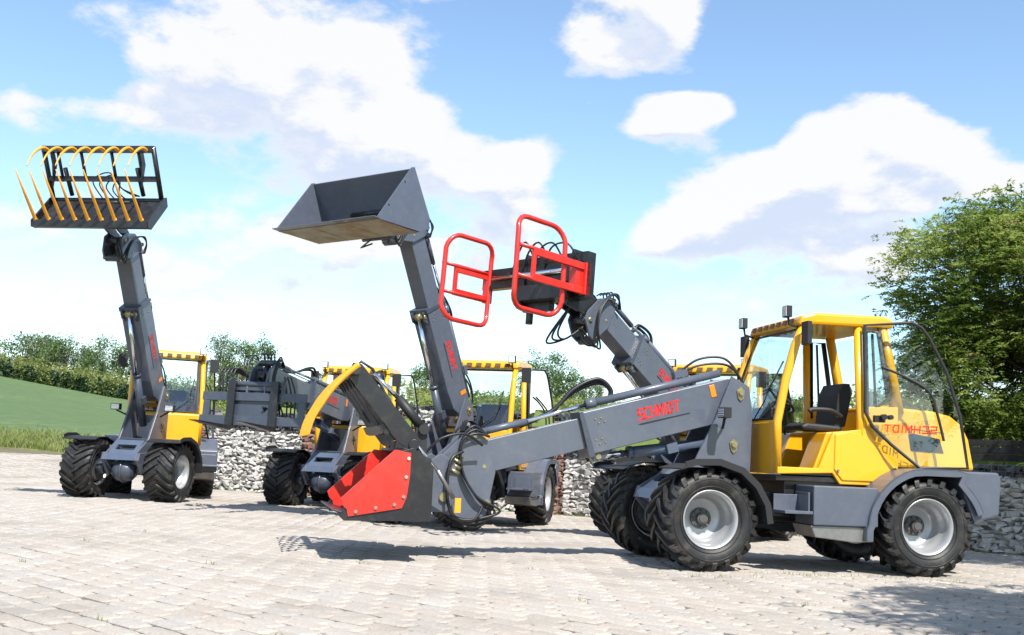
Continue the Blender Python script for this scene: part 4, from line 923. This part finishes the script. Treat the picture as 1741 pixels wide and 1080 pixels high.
def broad_tree(name, label, X, Y, zb, h, rx, rz, lm, nclump, per, lsize, seed, group=None, compound=False, cz=None, spread=.34, trunk_r=.09, kind=None):
    rs = np.random.RandomState(seed); r = random.Random(seed)
    root = empty(name, Matrix.Translation((X, Y, zb))); tag(root, label, kind or 'tree', group)
    cz = cz if cz is not None else h - rz
    tips = []
    for _ in range(nclump):
        while True:
            v = np.array([r.uniform(-1, 1), r.uniform(-1, 1), r.uniform(-1, 1)]); q = np.linalg.norm(v)
            if .35 < q < 1: break
        lump = 1 + .22 * sin(3.1 * atan2(v[1], v[0]) + seed) * (1 - abs(v[2])) + .16 * sin(7 * v[2] + seed) + r.uniform(-.12, .12)
        v = v / q * (q ** .45) * lump
        tips.append(np.array([v[0] * rx * (1 - .25 * max(0, v[2])), v[1] * rx * (1 - .25 * max(0, v[2])), cz + v[2] * rz]))
    tips = np.array(tips)
    t = MB(); lean = (r.uniform(-.15, .15), r.uniform(-.15, .15))
    top = (lean[0] * 2, lean[1] * 2, cz + rz * .35)
    t.tube([(0, 0, -.1), (lean[0] * .5, lean[1] * .5, (cz - rz) * .6), (lean[0], lean[1], cz - rz * .4), top], [trunk_r * 1.3, trunk_r, trunk_r * .7, trunk_r * .25], 8)
    t.build('trunk', BARK, root, tint=True)
    t = MB(); 
    for q in tips[:: max(1, nclump // 70)]:
        k = r.uniform(.25, .9); s0 = Vector((lean[0] * k, lean[1] * k, (cz - rz * .7) + (q[2] - cz + rz * .7) * k * .55)); m = (s0 + Vector(q)) / 2 + Vector((0, 0, -.1 * rz))
        t.tube([s0, m, Vector(q)], [trunk_r * .38, trunk_r * .2, trunk_r * .06], 5, caps=False)
    t.build('branches', BARK, root, tint=True)['kind'] = 'stuff'
    if not compound:
        cen = np.repeat(tips, per, 0) + rs.normal(size=(nclump * per, 3)) * np.array([rx * spread * .5, rx * spread * .5, rz * spread * .35])
        size = lsize * rs.uniform(.6, 1.4, len(cen)); tint = np.clip(np.repeat(rs.uniform(.1, .9, nclump), per) + rs.normal(size=len(cen)) * .15, 0, 1)
        me = leaf_mesh('crown', lm, cen, size, tint, rs)
    else:
        # pinnate leaves: a stalk direction and pairs of leaflets either side
        nl = nclump * per
        base = np.repeat(tips, per, 0) + rs.normal(size=(nl, 3)) * np.array([spread, spread, spread * .85])
        d = rs.normal(size=(nl, 3)); d[:, 2] = d[:, 2] * .7 - .15; out = base - np.array([0, 0, cz]); d += out / (np.linalg.norm(out, axis=1)[:, None] + 1e-6) * 1.0; d /= np.linalg.norm(d, axis=1)[:, None]
        side = np.cross(d, np.array([0, 0, 1.])); side /= np.linalg.norm(side, axis=1)[:, None] + 1e-9
        cs = []; dd = []; tt = []; tb = np.clip(np.repeat(rs.uniform(.05, .9, nclump), per) + rs.normal(size=nl) * .12, 0, 1)
        for k in range(5):
            for sgn in ((-1, 1) if k < 4 else (0,)):
                p = base + d * (k * lsize * .42) + side * sgn * lsize * .42 + np.array([0, 0, -1]) * (k * k * lsize * .03)
                cs.append(p); dd.append(side * (sgn or 0) + d * (.45 if sgn else 1) + rs.normal(size=(nl, 3)) * .15); tt.append(tb)
        cen = np.concatenate(cs); dd = np.concatenate(dd); tt = np.concatenate(tt)
        me = leaf_mesh('crown', lm, cen, lsize * rs.uniform(.75, 1.15, len(cen)), tt, rs, .36, 1.1, dd)
        q = tips[rs.choice(nclump, nclump // 2)]; out = q - np.array([0, 0, cz]); q = q + out / np.linalg.norm(out, axis=1)[:, None] * .16
        c2 = np.repeat(q, 26, 0) + rs.normal(size=(len(q) * 26, 3)) * np.array([.07, .07, .022])
        link('blossom', leaf_mesh('blossom', LBLO, c2, np.full(len(c2), .035), rs.rand(len(c2)), rs, .9, 1), root)['kind'] = 'stuff'
    link('crown', me, root)
    return root
broad_tree('rowan_tree', 'large leafy rowan tree with brownish flower heads behind the wall at the right', 9.85, 20.3, 1.6, 4.7, 2.5, 2.55, LROW, 620, 40, .098, 5, compound=True, cz=2.2, spread=.21)
broad_tree('rowan_tree', 'shorter rowan tree filling in low beside the large one at the right edge', 11.9, 21.3, 1.6, 3.6, 2.3, 1.9, LROW, 260, 22, .09, 6, compound=True, cz=1.7, spread=.24)
broad_tree('shade_tree', 'tree just outside the right edge that shades the near paving', 6.35, 4.5, 0, 6.0, 2.3, 1.9, LROW, 210, 26, .11, 8, compound=True, cz=4.4, spread=.24)
broad_tree('shade_tree', 'tree outside the right edge that shades the right end of the wall', 9.1, 13.0, 0, 6.3, 2.2, 2.0, LROW, 210, 26, .11, 9, compound=True, cz=4.1, spread=.24)
def at_px(px, Z): return (px - 870.5) / FPX * Z
def top_z(px, py, Z): return HC + ((780 + (px - 870) * .045) - py + (12 if Z > 60 else 0)) * Z / FPX
FT = [  # px, top py, depth, crown radius (m), leaf kind, label
    (8, 597, 112, 2.6, LFAR, 'green tree at the far left end of the tree line on the hill'),
    (45, 586, 115, 2.4, LPAL, 'pale thin tree near the left end of the hill tree line'),
    (66, 585, 112, 2.2, LPAL, 'pale slender tree beside a darker rounder one on the hill'),
    (88, 579, 114, 2.0, LPAL, 'tallest pale wispy tree on the hill tree line'),
    (113, 584, 110, 2.6, LFAR, 'rounded darker green tree in the middle of the hill tree line'),
    (150, 597, 112, 1.7, LPAL, 'small thin tree standing alone above the plantation'),
    (180, 596, 108, 2.4, LFAR, 'green pyramidal tree on the hill left of the first loader'),
    (212, 606, 108, 1.9, LFAR, 'lower green tree just left of the leftmost loader boom'),
    (380, 584, 84, 1.25, LPAL, 'slim pale green tree between the leftmost loader and the pallet fork'),
    (418, 592, 82, 1.5, LFAR, 'left of two round green trees above the pallet fork'),
    (446, 590, 84, 1.6, LFAR, 'right of two round green trees above the pallet fork'),
    (728, 628, 78, 1.3, LFAR, 'small green tree seen left of the raised bucket boom'),
    (925, 618, 66, 1.4, LFAR, 'tree with its top showing right behind the middle loader cab'),
    (952, 622, 68, 1.3, LFAR, 'green tree seen through the open door of the middle loader'),
    (978, 652, 66, .9, LFAR, 'lower green tree right of the middle loader door'),
    (1012, 658, 74, .8, LPAL, 'little pale tree on the skyline under the hose loop'),
    (560, 640, 90, 1.3, LPAL, 'pale bushy tree on the skyline between the two rear cabs'),
    (1330, 705, 40, 1.1, LFAR, 'round green bush seen through the open foreground cab'),
    (1375, 712, 42, .9, LFAR, 'small bush behind the steering wheel of the foreground cab'),
    (1240, 700, 46, 1.0, LFAR, 'green bush behind the tower of the foreground loader'),
]
for i, (px, py, Z, rr, lm, lab) in enumerate(FT):
    X = at_px(px, Z); zb = T(X, Z) - .1; h = top_z(px, py, Z) - zb
    h = max(h, rr * 1.4); rz = min(h * .46, rr * (1.9 if lm is LPAL else 1.35))
    broad_tree('broadleaf_tree' if h > 2.5 else 'bush', lab, X, Z, zb, h, rr, rz, lm, int(60 * (1 if Z > 60 else .8)), 70, .04 * rr + .13 * (Z / 100), 40 + i, 'trees and bushes beyond the yard', trunk_r=.05 * rr, kind='tree' if h > 2.5 else 'bush')
# plantation of saplings along the top of the field: uncountable
rs = np.random.RandomState(21); cen = []; sz = []; ti = []; cd2 = []; sd2 = []; td2 = []
for k in range(3400):
    px = rs.uniform(-60, 730) if k % 4 else rs.uniform(-60, 360); Z = rs.uniform(91, 104); X = at_px(px, Z); zb = T(X, Z)
    dark = (Z < 94.5 and rs.rand() < .5)
    lf = .5
    h = rs.uniform(.8, 1.5) if dark else (1.0 + 1.5 * rs.rand() ** 1.6) * (1.0 if px < 350 else .9)
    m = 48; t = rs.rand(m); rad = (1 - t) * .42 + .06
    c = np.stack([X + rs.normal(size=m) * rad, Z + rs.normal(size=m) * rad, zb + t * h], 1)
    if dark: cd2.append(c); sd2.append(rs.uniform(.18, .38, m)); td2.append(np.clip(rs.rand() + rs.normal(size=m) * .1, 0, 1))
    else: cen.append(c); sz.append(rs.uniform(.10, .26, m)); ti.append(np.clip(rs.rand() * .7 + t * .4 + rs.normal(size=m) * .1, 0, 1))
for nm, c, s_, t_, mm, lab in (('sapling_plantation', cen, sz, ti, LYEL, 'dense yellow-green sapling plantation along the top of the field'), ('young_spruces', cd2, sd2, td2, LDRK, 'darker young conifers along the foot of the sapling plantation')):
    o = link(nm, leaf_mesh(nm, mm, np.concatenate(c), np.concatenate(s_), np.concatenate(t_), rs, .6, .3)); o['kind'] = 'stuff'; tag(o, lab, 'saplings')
# bushes on the terrace behind the walls: a continuous belt
cen = []; sz = []; ti = []
for k in range(1500):
    px = rs.uniform(335, 1800); Z = rs.uniform(34, 58); X = at_px(px, Z); zb = T(X, Z); h = rs.uniform(.3, .75) + (.9 * max(0, 1 - abs(px - 400) / 90)) + (1.0 if px > 1450 else 0)
    m = 34; t = rs.rand(m)
    cen.append(np.stack([X + rs.normal(size=m) * .4, Z + rs.normal(size=m) * .4, zb + t * h], 1)); sz.append(rs.uniform(.08, .2, m)); ti.append(np.clip(rs.rand() * .6 + t * .4, 0, 1))
o = link('terrace_shrubs', leaf_mesh('terrace_shrubs', LYEL, np.concatenate(cen), np.concatenate(sz), np.concatenate(ti), rs, .6, .3)); o['kind'] = 'stuff'; tag(o, 'low yellow-green scrub on the ground behind the stone walls', 'shrubs')
# long grass on the verge between yard and field, and tufts at the foot of the wall and in the joints
def blades(name, P, hmin, hmax, w, label, cat):
    n = len(P); ang = rs.uniform(0, 2 * pi, n); hh = rs.uniform(hmin, hmax, n); ln = rs.normal(size=(n, 2)) * .28
    wx = np.cos(ang) * w; wy = np.sin(ang) * w
    a = P + np.stack([wx, wy, 0 * wx], 1); c = P - np.stack([wx, wy, 0 * wx], 1); m1 = P + np.stack([ln[:, 0] * hh * .4 - wx * .6, ln[:, 1] * hh * .4 - wy * .6, hh * .6], 1); tp = P + np.stack([ln[:, 0] * hh, ln[:, 1] * hh, hh], 1)
    V = np.stack([a, c, m1, tp], 1).reshape(-1, 3)
    me = bpy.data.meshes.new(name); me.vertices.add(4 * n); me.vertices.foreach_set('co', V.astype(np.float32).ravel()); me.loops.add(4 * n)
    me.loops.foreach_set('vertex_index', np.arange(4 * n, dtype=np.int32)); me.polygons.add(n); me.polygons.foreach_set('loop_start', np.arange(0, 4 * n, 4, dtype=np.int32)); me.polygons.foreach_set('loop_total', np.full(n, 4, dtype=np.int32))
    me.materials.append(LGRS); at = me.attributes.new('tint', 'FLOAT', 'FACE'); at.data.foreach_set('value', np.clip(rs.rand(n) * .6 + (hh - hmin) / (hmax - hmin + 1e-6) * .35, 0, 1).astype(np.float32)); me.update(calc_edges=True)
    o = link(name, me); o['kind'] = 'stuff'; tag(o, label, cat)
P = []
while len(P) < 26000:
    x = rs.uniform(-34, -7); d = abs(rs.normal()) * 1.7 + .02; y = edge_y(x) + d
    if abs(x) < y * .5: P.append((x + rs.normal() * .1, y, T(x, y) - .02))
blades('verge_grass', np.array(P), .08, .30, .012, 'long pale grass along the edge of the yard below the field', 'grass')
P = []
for _ in range(420):
    t = rs.rand(); i = rs.randint(2); a = WP[i]; c = WP[i + 1]; x = a[0] + (c[0] - a[0]) * t; y = a[1] + (c[1] - a[1]) * t - abs(rs.normal()) * .14
    for _ in range(rs.randint(3, 14)): P.append((x + rs.normal() * .04, y - .08 + rs.normal() * .03, yard(x, y)))
for _ in range(260):
    u = rs.randint(-60, 60) * PL; v = (rs.randint(-30, 90) + .5) * PW; p = d1 * u + d2 * v
    if 6 < p.y < 16 and abs(p.x) < p.y * .47:
        for _ in range(rs.randint(4, 16)): q = rs.normal() * .05; P.append((p.x + d1.x * q, p.y + d1.y * q, yard(p.x, p.y) - .01))
for (x, y) in ((1.9, 10.55), (4.25, 11.1), (2.9, 11.1), (3.6, 11.2)):
    for _ in range(70): P.append((x + rs.normal() * .2, y + rs.normal() * .04, yard(x, y) - .01))
blades('weeds', np.array(P), .015, .05, .003, 'small weeds in the paving joints and along the foot of the wall', 'weeds')

# ------------------------------------------------------------------ dark board fence on the wall at the right edge
def board_fence(x0, y0, x1, y1, z0, h, label):
    L_ = hypot(x1 - x0, y1 - y0); M = Matrix.Translation((x0, y0, z0)) @ Matrix.Rotation(atan2(y1 - y0, x1 - x0), 4, 'Z')
    root = empty('board_fence', M); tag(root, label, 'fence')
    DW = mat('dark_stained_wood', (.022, .020, .019), .8, 0, .4, 14, .3, 40)
    n = 5
    for k in range(n + 1):
        b = MB(); b.box((L_ * k / n, .05, h / 2 - .1), (.09, .09, h + .2)); b.build('fence_post', DW, root, .004)
    for k in range(int(h / .115)):
        b = MB(); b.box((L_ / 2, 0, .06 + k * .115), (L_, .025, .10)); b.build('board', DW, root, .003)
board_fence(7.35, 18.3, 11.4, 14.25, 1.30, .42, 'low dark board fence standing behind the stone wall at the right edge')
